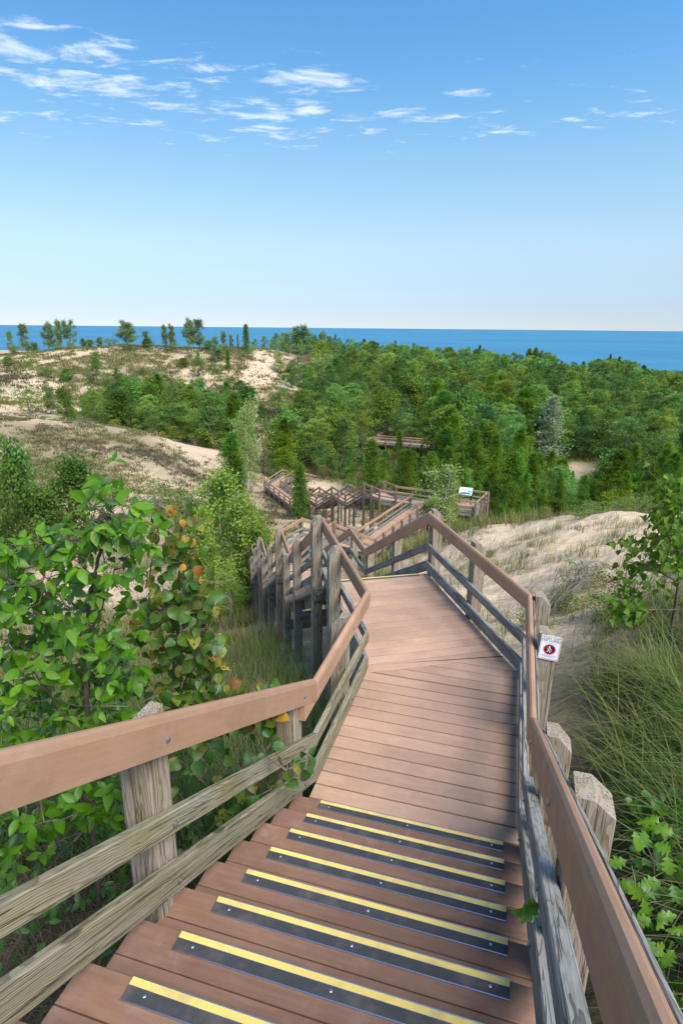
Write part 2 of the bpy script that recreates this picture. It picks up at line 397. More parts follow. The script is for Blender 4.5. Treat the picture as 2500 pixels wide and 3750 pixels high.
# ------------------------------------------------------------------ ground
def clamp01(a): return np.clip(a, 0, 1)
def sstep(a, b, x): t_ = clamp01((x - a) / (b - a)); return t_ * t_ * (3 - 2 * t_)
CTRL = [(0, -14, 1.0), (-12, -10, 0.0), (14, -10, 2.0), (0, -5, -1.6), (-5, -3, -2.0), (4, -3, -1.0),
        (.3, 0, -2.55), (-1.6, .8, -2.95), (1.6, 1.0, -2.35), (-.4, 2.6, -3.65), (.5, 3.4, -3.85), (-2.6, 3, -3.6), (-5.5, 3, -3.9),
        (1.9, 2.4, -3.05), (2.3, 4, -3.62), (3.4, 3.4, -2.75), (4.6, 5.2, -3.0), (6.2, 8, -3.5), (9, 10, -3.0), (4.4, 8.2, -4.1), (3.2, 6.4, -3.95),
        (-1.2, 6.5, -4.75), (.2, 7.6, -4.85), (2.3, 5.8, -4.05), (2.1, 8.6, -4.75), (1.0, 10, -5.3), (3.2, 11, -5.25),
        (-2.2, 9.8, -6.1), (-.6, 10.6, -6.25), (-1.2, 11.9, -6.75), (-2.1, 15.7, -8.7), (-2.4, 17.2, -8.95), (-.2, 16, -8.2), (-3.3, 21, -10.7), (-3.8, 22.4, -10.9),
        (-1.5, 25.9, -11.6), (.9, 31.8, -13.7), (3, 36.5, -14.2), (7, 40.8, -13.7), (8.4, 38, -12.75), (10.2, 39.6, -13.0), (9, 43.5, -15.2), (5, 38, -13.9),
        (1.8, 43.6, -15.3), (.4, 46.5, -16.2), (-.8, 49, -16.4), (-2.2, 52, -17.0), (-3.7, 55.3, -17.4), (-5.2, 58.5, -18.5), (-8.7, 66, -18.6), (-6, 72, -18.8),
        (3, 95, -18.7), (13, 91, -18.7), (5, 103, -18.5), (0, 80, -18.8),
        (2.3, 13.7, -6.2), (5.2, 13.7, -5.75), (7.5, 16, -5.9), (9.5, 20, -6.55), (13, 21, -6.3), (5.3, 22, -7.5), (3.6, 19, -7.6), (2.0, 22, -9.1),
        (4, 27, -10.2), (8, 27, -9.3), (14, 29, -10.2), (7, 33, -11.6), (15, 36, -12.6), (20, 27, -8.0), (26, 36, -11.5), (11.5, 12.5, -4.2), (16, 16, -4.2),
        (-4, 6, -4.9), (-8, 6, -5.6), (-4.5, 12, -7.7), (-11, 12, -8.8), (-8, 20, -11.2), (-17, 22, -12.0), (-8, 31, -13.0), (-4, 38, -14.6), (-20, 33, -13.6), (-12, 45, -15.2), (-6, 48, -16.6),
        (-24, 45, -14.2), (-16, 60, -15.5), (-9, 58, -17.8), (-12, 76, -18.0), (-17, 88, -17.8), (-30, 88, -16.2), (-45, 90, -13.5), (-8, 95, -18.2), (-20, 100, -16.5), (-32, 104, -14.5),
        (20, 60, -17.2), (34, 60, -17.3), (22, 48, -15.9), (34, 46, -15.2), (46, 50, -14.5), (28, 80, -18.2), (40, 110, -18.5), (60, 82, -18.0), (85, 110, -18.5), (24, 150, -13.2), (57, 150, -15.4), (84, 150, -18.4), (110, 150, -19),
        (5, 125, -15.5), (40, 190, -19), (0, 200, -17), (-60, 190, -15), (-130, 190, -16), (120, 200, -22), (60, 245, -22), (-40, 245, -21), (-140, 240, -21), (-100, 120, -6), (-75, 90, -9.5), (-60, 60, -11), (-40, 30, -12.5), (-25, 10, -9)]
def cpt(u, v, y): CTRL.append(tuple(at(u, v, y)))
for a in [(0, 960, 66), (100, 962, 68), (200, 965, 70), (330, 990, 75), (480, 1035, 80), (240, 1100, 53), (60, 1150, 47), (400, 1145, 50), (120, 1040, 59), (330, 1050, 62),
          (100, 880, 112), (20, 818, 134), (150, 800, 142), (270, 789, 136), (400, 797, 142), (470, 800, 142), (540, 800, 140), (600, 828, 132), (330, 850, 122), (480, 850, 122), (560, 880, 118), (620, 950, 104), (590, 900, 112),
          (700, 802, 150), (640, 815, 142), (40, 930, 100), (760, 840, 140), (820, 815, 150)]: cpt(*a)
CTRL = np.array(CTRL)
class TPS:
    def __init__(s, P, lam):
        n = len(P); s.P = P[:, :2]
        K = s.k(np.linalg.norm(s.P[:, None] - s.P[None], axis=-1)) + lam * np.eye(n) * (1 + np.hypot(s.P[:, 0], s.P[:, 1]))
        A = np.zeros((n + 3, n + 3)); A[:n, :n] = K; A[:n, n] = 1; A[:n, n + 1:] = s.P; A[n:, :n] = A[:n, n:].T
        s.w = np.linalg.solve(A, np.r_[P[:, 2], 0, 0, 0])
    @staticmethod
    def k(r): return -r                       # biharmonic-like kernel: stays tame between points
    def __call__(s, x, y):
        Q = np.stack([x, y], -1).reshape(-1, 2); out = np.empty(len(Q))
        for i in range(0, len(Q), 20000):
            q = Q[i:i + 20000]
            out[i:i + 20000] = s.k(np.linalg.norm(q[:, None] - s.P[None], axis=-1)) @ s.w[:-3] + s.w[-3] + q @ s.w[-2:]
        return out.reshape(np.shape(x))
tps = TPS(CTRL, .02)
# value-noise used for bumps on the ground and for plant cover
_perm = np.random.default_rng(3).random((256, 256))
def vnoise(x, y):
    xi = np.floor(x).astype(int); yi = np.floor(y).astype(int); fx = x - xi; fy = y - yi
    fx = fx * fx * (3 - 2 * fx); fy = fy * fy * (3 - 2 * fy)
    g = lambda a, b: _perm[a & 255, b & 255]
    return (g(xi, yi) * (1 - fx) + g(xi + 1, yi) * fx) * (1 - fy) + (g(xi, yi + 1) * (1 - fx) + g(xi + 1, yi + 1) * fx) * fy
def fbm(x, y, o=4):
    v = 0; a = .5; s_ = 0
    for i in range(o): v = v + a * vnoise(x, y); s_ += a; x = x * 2.03 + 17.3; y = y * 2.03 + 5.1; a *= .5
    return v / s_
LAKE_Z = -32.0
def shore(x): return 455 + 420 * sstep(-230, -370, x)
def terrain(x, y):
    x = np.asarray(x, float); y = np.asarray(y, float)
    z = tps(x, np.minimum(y, 260))
    far = -22 - 10.0 * clamp01((y - 240) / (shore(x) - 240)) - .05 * np.maximum(y - shore(x), 0)
    w_ = sstep(170, 250, y)
    z = z * (1 - w_) + far * w_
    side = sstep(1.0, 1.6, np.abs(x) / (np.maximum(y, 0) * .75 + 14))
    z = z * (1 - side) + np.minimum(z, -3) * side
    amp = np.clip(np.hypot(x, y) / 40, .12, 1.0)
    z = z + amp * (.9 * (fbm(x * .16, y * .16) - .5) + .25 * (fbm(x * .9, y * .9, 3) - .5)) * (1 - .6 * w_)
    bw = sstep(1.8, 4, x) * sstep(8, 11, y) * sstep(36, 28, y)
    z = z + bw * (1.0 * (fbm(x * .33 + 7, y * .33 + 2, 3) - .5) + .22 * (np.abs(fbm(x * .8, y * .8 + 20, 3) - .5) * 2 - .3))
    return z
ys = np.concatenate([np.linspace(-14, 2, 14, endpoint=False), 2 * np.power(760 / 2, np.linspace(0, 1, 230))])
ss = np.linspace(-1, 1, 261)
GY, GS = np.meshgrid(ys, ss, indexing='ij'); GX = GS * (np.maximum(GY, 0) * 1.0 + 22)
GZ = terrain(GX, GY)
nr, nc = GX.shape
V = np.stack([GX, GY, GZ], -1).reshape(-1, 3)
idx = np.arange(nr * nc).reshape(nr, nc)
F = np.stack([idx[:-1, :-1], idx[:-1, 1:], idx[1:, 1:], idx[1:, :-1]], -1).reshape(-1, 4)

def forest_density(x, y):
    """1 where the pine wood stands"""
    left = np.interp(y, [50, 60, 72, 80, 95, 110, 130, 150, 175], [9, 4, 1.5, -9, -9, -6, -4, -16, -30])
    f = sstep(-2, 2, x - left) * sstep(44, 52, y)
    return f
def cover_fn(x, y):
    d = np.hypot(x, y)
    n_ = fbm(x * .11 + 40, y * .11, 4)
    c = .5 + .9 * (n_ - .5) * 2
    bare = np.zeros_like(d)
    # open sand right of the stairs and the blow-out path on the far dune
    bare = np.maximum(bare, sstep(1.2, 3.2, x) * sstep(6.5, 9, y) * sstep(34, 24, y) * sstep(.75, .5, x / np.maximum(y, 1) ) )
    px_ = (x / np.maximum(y, 1))
    bare = np.maximum(bare, .9 * sstep(.035, .012, np.abs(px_ + .137 - .02 * np.sin(y * .1))) * sstep(98, 106, y) * sstep(145, 138, y))
    near = sstep(9, 4, y)
    return clamp01(c * (1 - .93 * bare) + .8 * near * (1 - bare))
C1 = cover_fn(GX, GY)
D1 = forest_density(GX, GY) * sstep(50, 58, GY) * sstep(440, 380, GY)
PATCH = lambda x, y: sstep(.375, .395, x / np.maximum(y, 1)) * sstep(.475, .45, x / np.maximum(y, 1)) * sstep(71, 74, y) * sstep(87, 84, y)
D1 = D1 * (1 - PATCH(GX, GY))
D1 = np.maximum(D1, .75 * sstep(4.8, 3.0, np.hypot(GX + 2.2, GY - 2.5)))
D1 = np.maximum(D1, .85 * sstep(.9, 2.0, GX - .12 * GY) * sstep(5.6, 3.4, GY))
terr = add('ground', V, F, M_SAND, smooth=True); terr['kind'] = 'structure'; terr['label'] = 'pale sandy dune ground with patches of grass'
for nm, arr in (('cover', C1), ('duff', D1)):
    a = terr.data.attributes.new(nm, 'FLOAT', 'POINT'); a.data.foreach_set('value', np.ascontiguousarray(arr.reshape(-1), dtype=np.float32))
def tz(x, y): return float(terrain(np.array([x]), np.array([y]))[0])

# ------------------------------------------------------------------ lake
lx = [-60000, -8000, -1500, 1500, 8000, 60000]; ly = [250, 1200, 6000, 20000, 70000]
V = [(x, y, LAKE_Z) for y in ly for x in lx]
F = [(j * 6 + i, j * 6 + i + 1, (j + 1) * 6 + i + 1, (j + 1) * 6 + i) for j in range(4) for i in range(5)]
lake = add('lake_water', V, F, M_WATER); lake['kind'] = 'structure'; lake['label'] = 'wide blue lake reaching the horizon'
# ------------------------------------------------------------------ boardwalk
W = 1.43
HA = 0.2809                                         # heading of the upper stair
NA = np.array([math.sin(HA), math.cos(HA)]); TA = np.array([math.cos(HA), -math.sin(HA)])
Z1 = -3.2724; RISE, RUN, NOSE1 = .1514, .2838, 3.1692
def nose_z(n): return Z1 + RISE * (1 + (NOSE1 - n) / RUN)
def tn(t_, n_): return TA * t_ + NA * n_
def hvec(h): return np.array([math.sin(h), math.cos(h)])
def left_of(d): return np.array([-d[1], d[0]])

def offset_poly(pts, off):
    """plan polyline moved sideways (positive = to the right of travel), mitred, heights kept"""
    P = [np.asarray(p, float) for p in pts]; out = []
    dirs = [(P[i + 1] - P[i])[:2] / np.linalg.norm((P[i + 1] - P[i])[:2]) for i in range(len(P) - 1)]
    for i, p in enumerate(P):
        d0 = dirs[max(i - 1, 0)]; d1 = dirs[min(i, len(dirs) - 1)]
        n0 = np.array([d0[1], -d0[0]]); n1 = np.array([d1[1], -d1[0]])
        m = n0 + n1; m /= np.linalg.norm(m); k = off / max(.35, m @ n0)
        out.append(np.array([p[0] + m[0] * k, p[1] + m[1] * k, p[2]]))
    return out

TOPR = [(0, .0), (0, .125), (.008, .146), (.02, .156), (.034, .156), (.046, .146), (.052, .125), (.052, .0)]     # rounded top rail (across, up)
def flat(w_, h_): b = .006; return [(0, b), (0, h_ - b), (b, h_), (w_ - b, h_), (w_, h_ - b), (w_, b), (w_ - b, 0), (b, 0)]
def board(name, parent, a, b, prof, z0, side, mat_, runs=None, jog=0.0, i=None, over=(0, 0)):
    """one rail board swept from floor point a to b; profile points across (outward) and up. runs: offset polylines per across value"""
    a = np.asarray(a, float); b = np.asarray(b, float)
    V = []
    dxy = (b - a)[:2]; Lh = np.linalg.norm(dxy); d = dxy / Lh
    slope = (b[2] - a[2]) / Lh
    k = math.sqrt(1 + slope * slope)
    nrm = np.array([d[1], -d[0]]) * side
    for e in (0, 1):
        for (o, h) in prof:
            if runs is not None:
                q = runs(o + jog)[i + e]; p = np.array([q[0], q[1], 0]); base = (a, b)[e][2]
                s_along = (p[:2] - a[:2]) @ d; base = a[2] + slope * s_along
            else:
                p = np.r_[(a, b)[e][:2] + nrm * (o + jog), 0]; base = (a, b)[e][2]
            if over[e]: p[:2] += d * over[e] * (1 if e else -1); base += slope * over[e] * (1 if e else -1)
            V.append((p[0], p[1], base + z0 + h * k))
    n = len(prof)
    F = [(j, (j + 1) % n, (j + 1) % n + n, j + n) for j in range(n)] + [tuple(range(n))[::-1], tuple(range(n, 2 * n))]
    if side < 0: F = [f[::-1] for f in F]
    M = frame((a + b) / 2 + np.array([0, 0, z0]), (b - a))
    o = add(name, V, F, mat_, parent, M)
    fix_normals(o.data)
    return o
def fix_normals(me):
    bm = bmesh.new(); bm.from_mesh(me); bmesh.ops.recalc_face_normals(bm, faces=bm.faces); bm.to_mesh(me); bm.free()
def bolt_mesh():
    V, F = tube([(0, 0, -.004), (0, 0, .004), (0, 0, .007)], [.013, .013, .008], 8); return mesh_data('bolt', V, F, M_STEEL)
BOLT = bolt_mesh()
def nut_mesh():
    a = tube([(0, 0, 0), (0, 0, .003)], .028, 10); b = tube([(0, 0, .003), (0, 0, .02)], .016, 6); c = tube([(0, 0, .02), (0, 0, .04)], .009, 6)
    V, F = merge([a, b, c]); return mesh_data('bolt', V, F, M_STEEL)
NUT = nut_mesh()
def put_bolt(parent, p, nrm, me=None, s=1.0):
    q = Vector(nrm).to_track_quat('Z', 'Y').to_matrix().to_4x4()
    return put('bolt', me or BOLT, parent, Matrix.Translation(Vector(p)) @ q @ Matrix.Scale(s, 4))
def post(parent, p, d, side, ztop, zbot, mat_, cutdir=None, w_=.138, cut=.085):
    """six-inch post; inner half of its top level, outer half cut down to shed water. p = inner face centre"""
    d = np.asarray(d, float); nrm = np.array([d[1], -d[0]]) * side
    c = np.asarray(p, float)[:2] + nrm * (w_ / 2)
    M = frame((c[0], c[1], ztop), (d[0], d[1], 0))
    h = w_ / 2; g = .45 * h * side * -1      # local y: left of d
    s_ = -side                                # outward in local y is side<0 -> +y
    cut *= random.uniform(.75, 1.2)
    zt = random.uniform(-.004, .004)
    y_in, y_out, y_mid = -h * s_, h * s_, -.1 * h * s_
    H = ztop - zbot; b = .007
    # plan outline (chamfered corners), top height depends on y
    out = [(-h + b, -h), (h - b, -h), (h, -h + b), (h, h - b), (h - b, h), (-h + b, h), (-h, h - b), (-h, -h + b)]
    def top(x, y):
        u_ = (y - y_mid) / (y_out - y_mid)
        return (-cut * max(0., u_)) + zt - .012 * abs(x) / h
    V = [(x, y, -H) for x, y in out] + [(x, y, top(x, y)) for x, y in out] + [(-h, y_mid, top(h, y_mid)), (h, y_mid, top(h, y_mid))]
    n = 8; F = []
    for j in range(n):
        k = (j + 1) % n
        if {j, k} == {2, 3}: F.append((j, k, k + n, 17, j + n))
        elif {j, k} == {6, 7}: F.append((j, k, k + n, 16, j + n))
        else: F.append((j, k, k + n, j + n))
    F.append((8, 9, 10, 17, 16, 15)); F.append((11, 12, 13, 14, 16, 17)); F.append(tuple(range(7, -1, -1)))
    me = mesh_data('post', V, F, mat_); fix_normals(me)
    return put('post', me, parent, M)

def rail_run(parent_of, pts, side, posts=(), post_mat=None, mid_mat=None, top_mat=None, gnd=True, skip=(), lap=(), bolts=True, post_up=.03, back=(), thick=()):
    """pts: deck-edge floor points. parent_of(i) = owner of segment i. posts: (segment, fraction)"""
    cache = {}
    def runs(o):
        k = round(o, 5)
        if k not in cache: cache[k] = offset_poly(pts, o * side)
        return cache[k]
    for i in range(len(pts) - 1):
        if i in skip: continue
        par = parent_of(i)
        mm = mid_mat(i) if callable(mid_mat) else (mid_mat or M_GREY)
        board('top_rail', par, pts[i], pts[i + 1], TOPR, .734, side, top_mat or M_RAIL, runs, 0, i)
        th_ = .062 if i in thick else .04
        board('mid_rail', par, pts[i], pts[i + 1], flat(th_, .10), .345, side, mm, runs, .004, i)
        board('bottom_rail', par, pts[i], pts[i + 1], flat(th_, .135), .04, side, mm, runs, .004, i)
        if i in back: board('backing_board', par, pts[i], pts[i + 1], flat(.018, .125), .742, side, mm, runs, .054, i)
    for (i, f, *ex) in posts:
        a = np.asarray(pts[i], float); b = np.asarray(pts[i + 1], float); p = a + (b - a) * f
        d = (b - a)[:2]; d = d / np.linalg.norm(d)
        if f in (0, 1) and ((f == 0 and i > 0) or (f == 1 and i < len(pts) - 2)):
            j = i if f == 0 else i + 1
            q = runs(0.074 if i in back else .048)[j]; p = np.array([q[0], q[1], p[2]])
            d0 = (np.asarray(pts[j]) - np.asarray(pts[j - 1]))[:2]; d1 = (np.asarray(pts[j + 1]) - np.asarray(pts[j]))[:2]
            d = d0 / np.linalg.norm(d0) + d1 / np.linalg.norm(d1); d /= np.linalg.norm(d)
        else:
            nrm = np.array([d[1], -d[0]]) * side; p[:2] += nrm * (0.074 if i in back else .048)
        nrm = np.array([d[1], -d[0]]) * side
        up = ex[0] if ex else .89 + post_up + random.uniform(-.015, .025)
        c = p[:2] + nrm * .07
        zb = tz(c[0], c[1]) - .25
        zb = min(zb, p[2] - .3)
        pm = post_mat(i) if callable(post_mat) else (post_mat or M_POST)
        post(parent_of(i), p, d, side, p[2] + up, zb, pm)
        if bolts:
            for hh in (.80, .395, .10):
                q = p[:2] - nrm * (.076 if i in back else .05); put_bolt(parent_of(i), (q[0] - 0 * nrm[0], q[1], p[2] + hh), (-nrm[0], -nrm[1], 0))

def clip(poly, p, nrm):
    """keep the part of a plan polygon with (q-p).nrm >= 0"""
    out = []
    for i in range(len(poly)):
        a, b = poly[i], poly[(i + 1) % len(poly)]
        da, db = (a - p) @ nrm, (b - p) @ nrm
        if da >= 0: out.append(a)
        if (da >= 0) != (db >= 0): out.append(a + (b - a) * (da / (da - db)))
    return out
def inset(poly, e):
    c = sum(poly) / len(poly); n = len(poly); res = []
    area = sum(poly[i][0] * poly[(i + 1) % n][1] - poly[(i + 1) % n][0] * poly[i][1] for i in range(n))
    s_ = 1 if area > 0 else -1
    for i in range(n):
        a, b, c_ = poly[i - 1], poly[i], poly[(i + 1) % n]
        d0 = (b - a) / max(1e-9, np.linalg.norm(b - a)); d1 = (c_ - b) / max(1e-9, np.linalg.norm(c_ - b))
        n0 = np.array([-d0[1], d0[0]]) * s_; n1 = np.array([-d1[1], d1[0]]) * s_
        m = n0 + n1; l = np.linalg.norm(m)
        if l < 1e-6: res.append(b + n0 * e); continue
        m /= l; res.append(b + m * min(e / max(.3, m @ n0), 3 * e))
    return res
def slab(name, poly, z, th, mat_, parent, d, ch=.0022, sag=0.0):
    """board from a plan outline: chamfered top edges"""
    n = len(poly); ins = inset(poly, ch)
    V = [(p[0], p[1], z - th) for p in poly] + [(p[0], p[1], z - ch) for p in poly] + [(p[0], p[1], z) for p in ins]
    F = [tuple(range(n))[::-1], tuple(range(2 * n, 3 * n))]
    for k in (0, 1):
        F += [(k * n + i, k * n + (i + 1) % n, (k + 1) * n + (i + 1) % n, (k + 1) * n + i) for i in range(n)]
    c = sum(poly) / n
    M = frame((c[0], c[1], z), (d[1], -d[0], 0))           # local x along the board
    o = add(name, V, F, mat_, parent, M); fix_normals(o.data); return o
def clean(poly):
    out = []
    for p in poly:
        if not out or np.linalg.norm(p - out[-1]) > .004: out.append(p)
    if len(out) > 1 and np.linalg.norm(out[0] - out[-1]) < .004: out.pop()
    return out
def planks(parent, poly, z, d, s0, s1, pw=.1445, gap=.013, mat_=None, name='plank', maxn=400):
    """boards laid across direction d between distances s0 and s1 along d, clipped to a convex outline"""
    poly = [np.asarray(p, float) for p in poly]; d = np.asarray(d, float); k = 0; s_ = s0
    while s_ < s1 - .02 and k < maxn:
        q = clip(poly, d * s_, d)
        if len(q) >= 3: q = clip(q, d * min(s_ + pw - gap, s1), -d)
        q = clean(q) if len(q) >= 3 else q
        if len(q) >= 3:
            A = abs(sum(q[i][0] * q[(i + 1) % len(q)][1] - q[(i + 1) % len(q)][0] * q[i][1] for i in range(len(q)))) / 2
            if A > .004: slab(name, q, z + random.uniform(-.0012, .0012), .026, mat_ or M_DECK, parent, d)
        s_ += pw; k += 1

def strip(parent, c, d, z, length=1.22, detail=True):
    """anti-slip nosing: black grit, yellow front band, aluminium edges, screws. c = middle of its front edge, d = downhill"""
    M = frame((c[0], c[1], z), (d[1], -d[0], 0))          # local x across the stair, local y = downhill (front at y=0)
    L = length / 2
    V, F = box((-L, -.072, .0005), (L, -.028, .0045)); s_ = add('nosing_strip', V, F, M_BLK, parent, M, local=True)
    V, F = box((-L, -.0275, .0005), (L, -.001, .005)); add('yellow_band', V, F, M_YEL, s_, M, local=True)
    if detail:
        for y0, y1 in ((-.0765, -.0725), (-.0008, .003), (-.0282, -.0268)):
            V, F = box((-L, y0, .0), (L, y1, .0058)); add('metal_edge', V, F, M_ALU, s_, M, local=True)
        for x in (-L + .07, 0.0, L - .07):
            put('screw', BOLT, s_, M @ Matrix.Translation((x, -.045, .0045)) @ Matrix.Scale(.5, 4))

def flight(parent, top_c, d, z_top, nst, rise, run, w_, mat_, strips=True, detail=False, stringer=True, s_len=1.22, ext=.192):
    """treads descending along d from the edge whose middle is top_c (plan). tread k lies k risers below the upper deck"""
    d = np.asarray(d, float); r_ = np.array([d[1], -d[0]]); top_c = np.asarray(top_c, float)
    hw = w_ / 2 + ext
    for k in range(1, nst):
        z = z_top - rise * k; f = top_c + d * run * k
        for a, b in ((-.1415, 0.0), (-.2845, -.146)):
            poly = [f + d * a - r_ * hw, f + d * a + r_ * hw, f + d * b + r_ * hw, f + d * b - r_ * hw]
            slab('tread', poly, z + random.uniform(-.001, .001), .028 if not detail else .034, mat_, parent, d)
        if strips: strip(parent, f - d * .012, d, z, s_len, detail)
    if stringer:
        a = np.r_[top_c, z_top]; b = np.r_[top_c + d * run * nst, z_top - rise * nst]
        for s_ in (-1, 0, 1):
            o = r_ * s_ * (w_ / 2 + .0)
            p = a + np.r_[o, 0]; q = b + np.r_[o, 0]
            V = []
            for e in (p, q):
                for t_, h in ((-.02, -.34), (.02, -.34), (.02, -.06), (-.02, -.06)): V.append((e[0] + r_[0] * t_, e[1] + r_[1] * t_, e[2] + h))
            F = [(0, 1, 2, 3), (7, 6, 5, 4), (0, 4, 5, 1), (1, 5, 6, 2), (2, 6, 7, 3), (3, 7, 4, 0)]
            o_ = add('stringer', V, F, M_BEAM, parent, frame((p + q) / 2, q - p)); fix_normals(o_.data)
def beam(parent, a, b, z, w_=.045, h_=.19, m=None, name='support_beam'):
    """level timber between two plan points, its top at z"""
    a = np.asarray(a, float); b = np.asarray(b, float); L = np.linalg.norm(b - a)
    M = frame(((a[0] + b[0]) / 2, (a[1] + b[1]) / 2, z), (b[0] - a[0], b[1] - a[1], 0))
    V, F = bevel_box((-L / 2, -w_ / 2, -h_), (L / 2, w_ / 2, 0), .005)
    o = add(name, V, F, m or M_BEAM, parent, M, local=True); fix_normals(o.data); return o
def skirt(parent, pts, z, h_=.2, m=None):
    for a, b in zip(pts[:-1], pts[1:]): beam(parent, a[:2], b[:2], z - .03, .04, h_, m or M_GREY, 'rim_joist')

# ---- plan of the whole walk: left edge, floor heights
H2 = R(-12.64); D2 = hvec(H2); R2 = np.array([D2[1], -D2[0]])
B0 = np.array([.282, 5.182])
A_top = np.r_[tn(-1.165, -.9), nose_z(-.9)]
A_bot = np.r_[tn(-1.165, NOSE1 + RUN), Z1]
def chain(p, segs, d):
    out = [np.asarray(p, float)]
    for (kind, n_, L) in segs:
        q = out[-1].copy(); q[:2] += d * L
        if kind == 's': q[2] -= L * .533
        out.append(q)
    return out
CH = chain(np.r_[B0, Z1], [('l', 0, 2.259), ('s', 12, 11.611 * .284), ('l', 0, 1.311), ('s', 14, 13.784 * .284), ('l', 0, 1.554), ('s', 14, 13.884 * .284), ('l', 0, 1.2)], D2)
PK = np.array([-1.75, 25.9, CH[-1][2]]); RQ = np.array([.49, 31.77, -12.1]); RE = np.array([5.06, 40.62, -12.1])
LEFT = [A_top, A_bot] + CH + [PK, RQ, RE]
RIGHT = offset_poly(LEFT, W)
RIGHT[0][:2] -= TA * .045
# index:  0 A_top 1 A_bot 2 B 3 L1 4 valley1 5 peak2 6 valley2 7 peak3 8 valley3 9 corner 10 PK 11 RQ 12 RE

st0 = thing('wooden_staircase', 'broad brown staircase with yellow and black nosing strips in the foreground', 'staircase', (*tn(-.45, 1.6), nose_z(1.6)))
ld1 = thing('boardwalk_landing', 'pinkish brown plank landing with an angled turn below the foreground stairs', 'landing', (*((LEFT[2] + RIGHT[2]) / 2)[:2], Z1))
st1 = thing('wooden_staircase', 'staircase dropping away from the far end of the angled plank landing', 'staircase', LEFT[4])
ld2 = thing('boardwalk_landing', 'small plank landing at the foot of the first stairs beyond the angled landing', 'landing', LEFT[5])
st2 = thing('wooden_staircase', 'middle staircase of the three behind the row of tall posts', 'staircase', LEFT[6])
ld3 = thing('boardwalk_landing', 'small plank landing between the second and third stairs behind the tall posts', 'landing', LEFT[7])
st3 = thing('wooden_staircase', 'lowest staircase behind the row of tall posts on the left', 'staircase', LEFT[8])
ld4 = thing('boardwalk_landing', 'level walk turning right below the three stairs with orange handrail', 'landing', LEFT[9])
st4 = thing('wooden_staircase', 'half hidden staircase leading down to the long straight walkway', 'staircase', LEFT[11])
rmp = thing('boardwalk_walkway', 'long straight plank walkway leading to the overlook with the information panel', 'walkway', LEFT[12])

# upper stair: treads count up from the landing
sc_ = -.447
def up_flight():
    for k in range(1, 15):
        f = tn(sc_, NOSE1 - (k - 1) * RUN); z = Z1 + RISE * k
        hw = 1.43 / 2 + .075
        for a, b in ((-.1405, 0.0), (-.2835, -.1455)):
            poly = [f + NA * a - TA * hw, f + NA * a + TA * hw, f + NA * b + TA * hw, f + NA * b - TA * hw]
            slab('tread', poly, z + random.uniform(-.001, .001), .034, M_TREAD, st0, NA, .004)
        if k < 10: strip(st0, tn(-.432, NOSE1 - (k - 1) * RUN - .002), NA, z, 1.2175, True)
    for t_ in (-1.12, -.45, .23):
        p = np.r_[tn(t_, -1.0), nose_z(-1.0)]; q = np.r_[tn(t_, 3.42), nose_z(3.42)]
        V = []
        for e in (p, q):
            for o, h in ((-.02, -.40), (.02, -.40), (.02, -.195), (-.02, -.195)): V.append((e[0] + TA[0] * o, e[1] + TA[1] * o, e[2] + h))
        F = [(0, 1, 2, 3), (7, 6, 5, 4), (0, 4, 5, 1), (1, 5, 6, 2), (2, 6, 7, 3), (3, 7, 4, 0)]
        o_ = add('stringer', V, F, M_BEAM, st0, frame((p + q) / 2, q - p)); fix_normals(o_.data)
up_flight()
owner = [st0, ld1, ld1, st1, ld2, st2, ld3, st3, ld4, ld4, st4, rmp]
def pmat(i): return M_POST if i < 9 else M_POSTD
def mm_left(i): return M_GREEN if i < 2 else M_GREY
def frac_on(n_): return (n_ + .9) / (NOSE1 + RUN + .9)
rail_run(lambda i: owner[i], LEFT, -1,
         posts=[(0, frac_on(.2)), (0, frac_on(1.66)), (0, frac_on(3.2), .86), (1, .62), (2, .5), (3, 0), (3, .55), (4, 0, .9), (5, 0), (5, .5), (6, 0, .88), (7, 0), (7, .5), (8, 0, .88), (9, 0), (9, .33), (9, .66), (10, 0), (10, .5), (11, 0),
                (11, .16), (11, .32), (11, .48), (11, .64), (11, .8), (11, .97)], post_mat=pmat, mid_mat=mm_left)
rail_run(lambda i: owner[i], RIGHT, 1,
         posts=[(0, frac_on(.35)), (0, frac_on(1.9)), (0, frac_on(3.06)), (1, .52, 1.03), (1, .985), (2, .5), (3, 0), (3, .5), (4, 0, .88), (5, 0), (5, .5), (6, 0), (7, 0), (7, .5), (8, 0), (9, 0), (9, .5), (10, 0), (10, .5), (11, 0), (11, .12), (11, .26), (11, .4), (11, .54), (11, .68), (11, .82), (11, .98)],
         post_mat=pmat, mid_mat=M_GREY, back=(0, 1), thick=(0,))
# lap joint where the level rail runs on under the sloping one at the stair foot
for pr, z0, h_, nm in ((TOPR, .734, .156, 'top_rail'), (flat(.04, .10), .345, .1, 'mid_rail')):
    a = LEFT[1].copy(); b = LEFT[1].copy(); a[:2] -= NA * .24; b[:2] += NA * .02
    o = board(nm, ld1, a, b, pr, z0, -1, M_RAIL if nm == 'top_rail' else M_GREEN, None, .003)

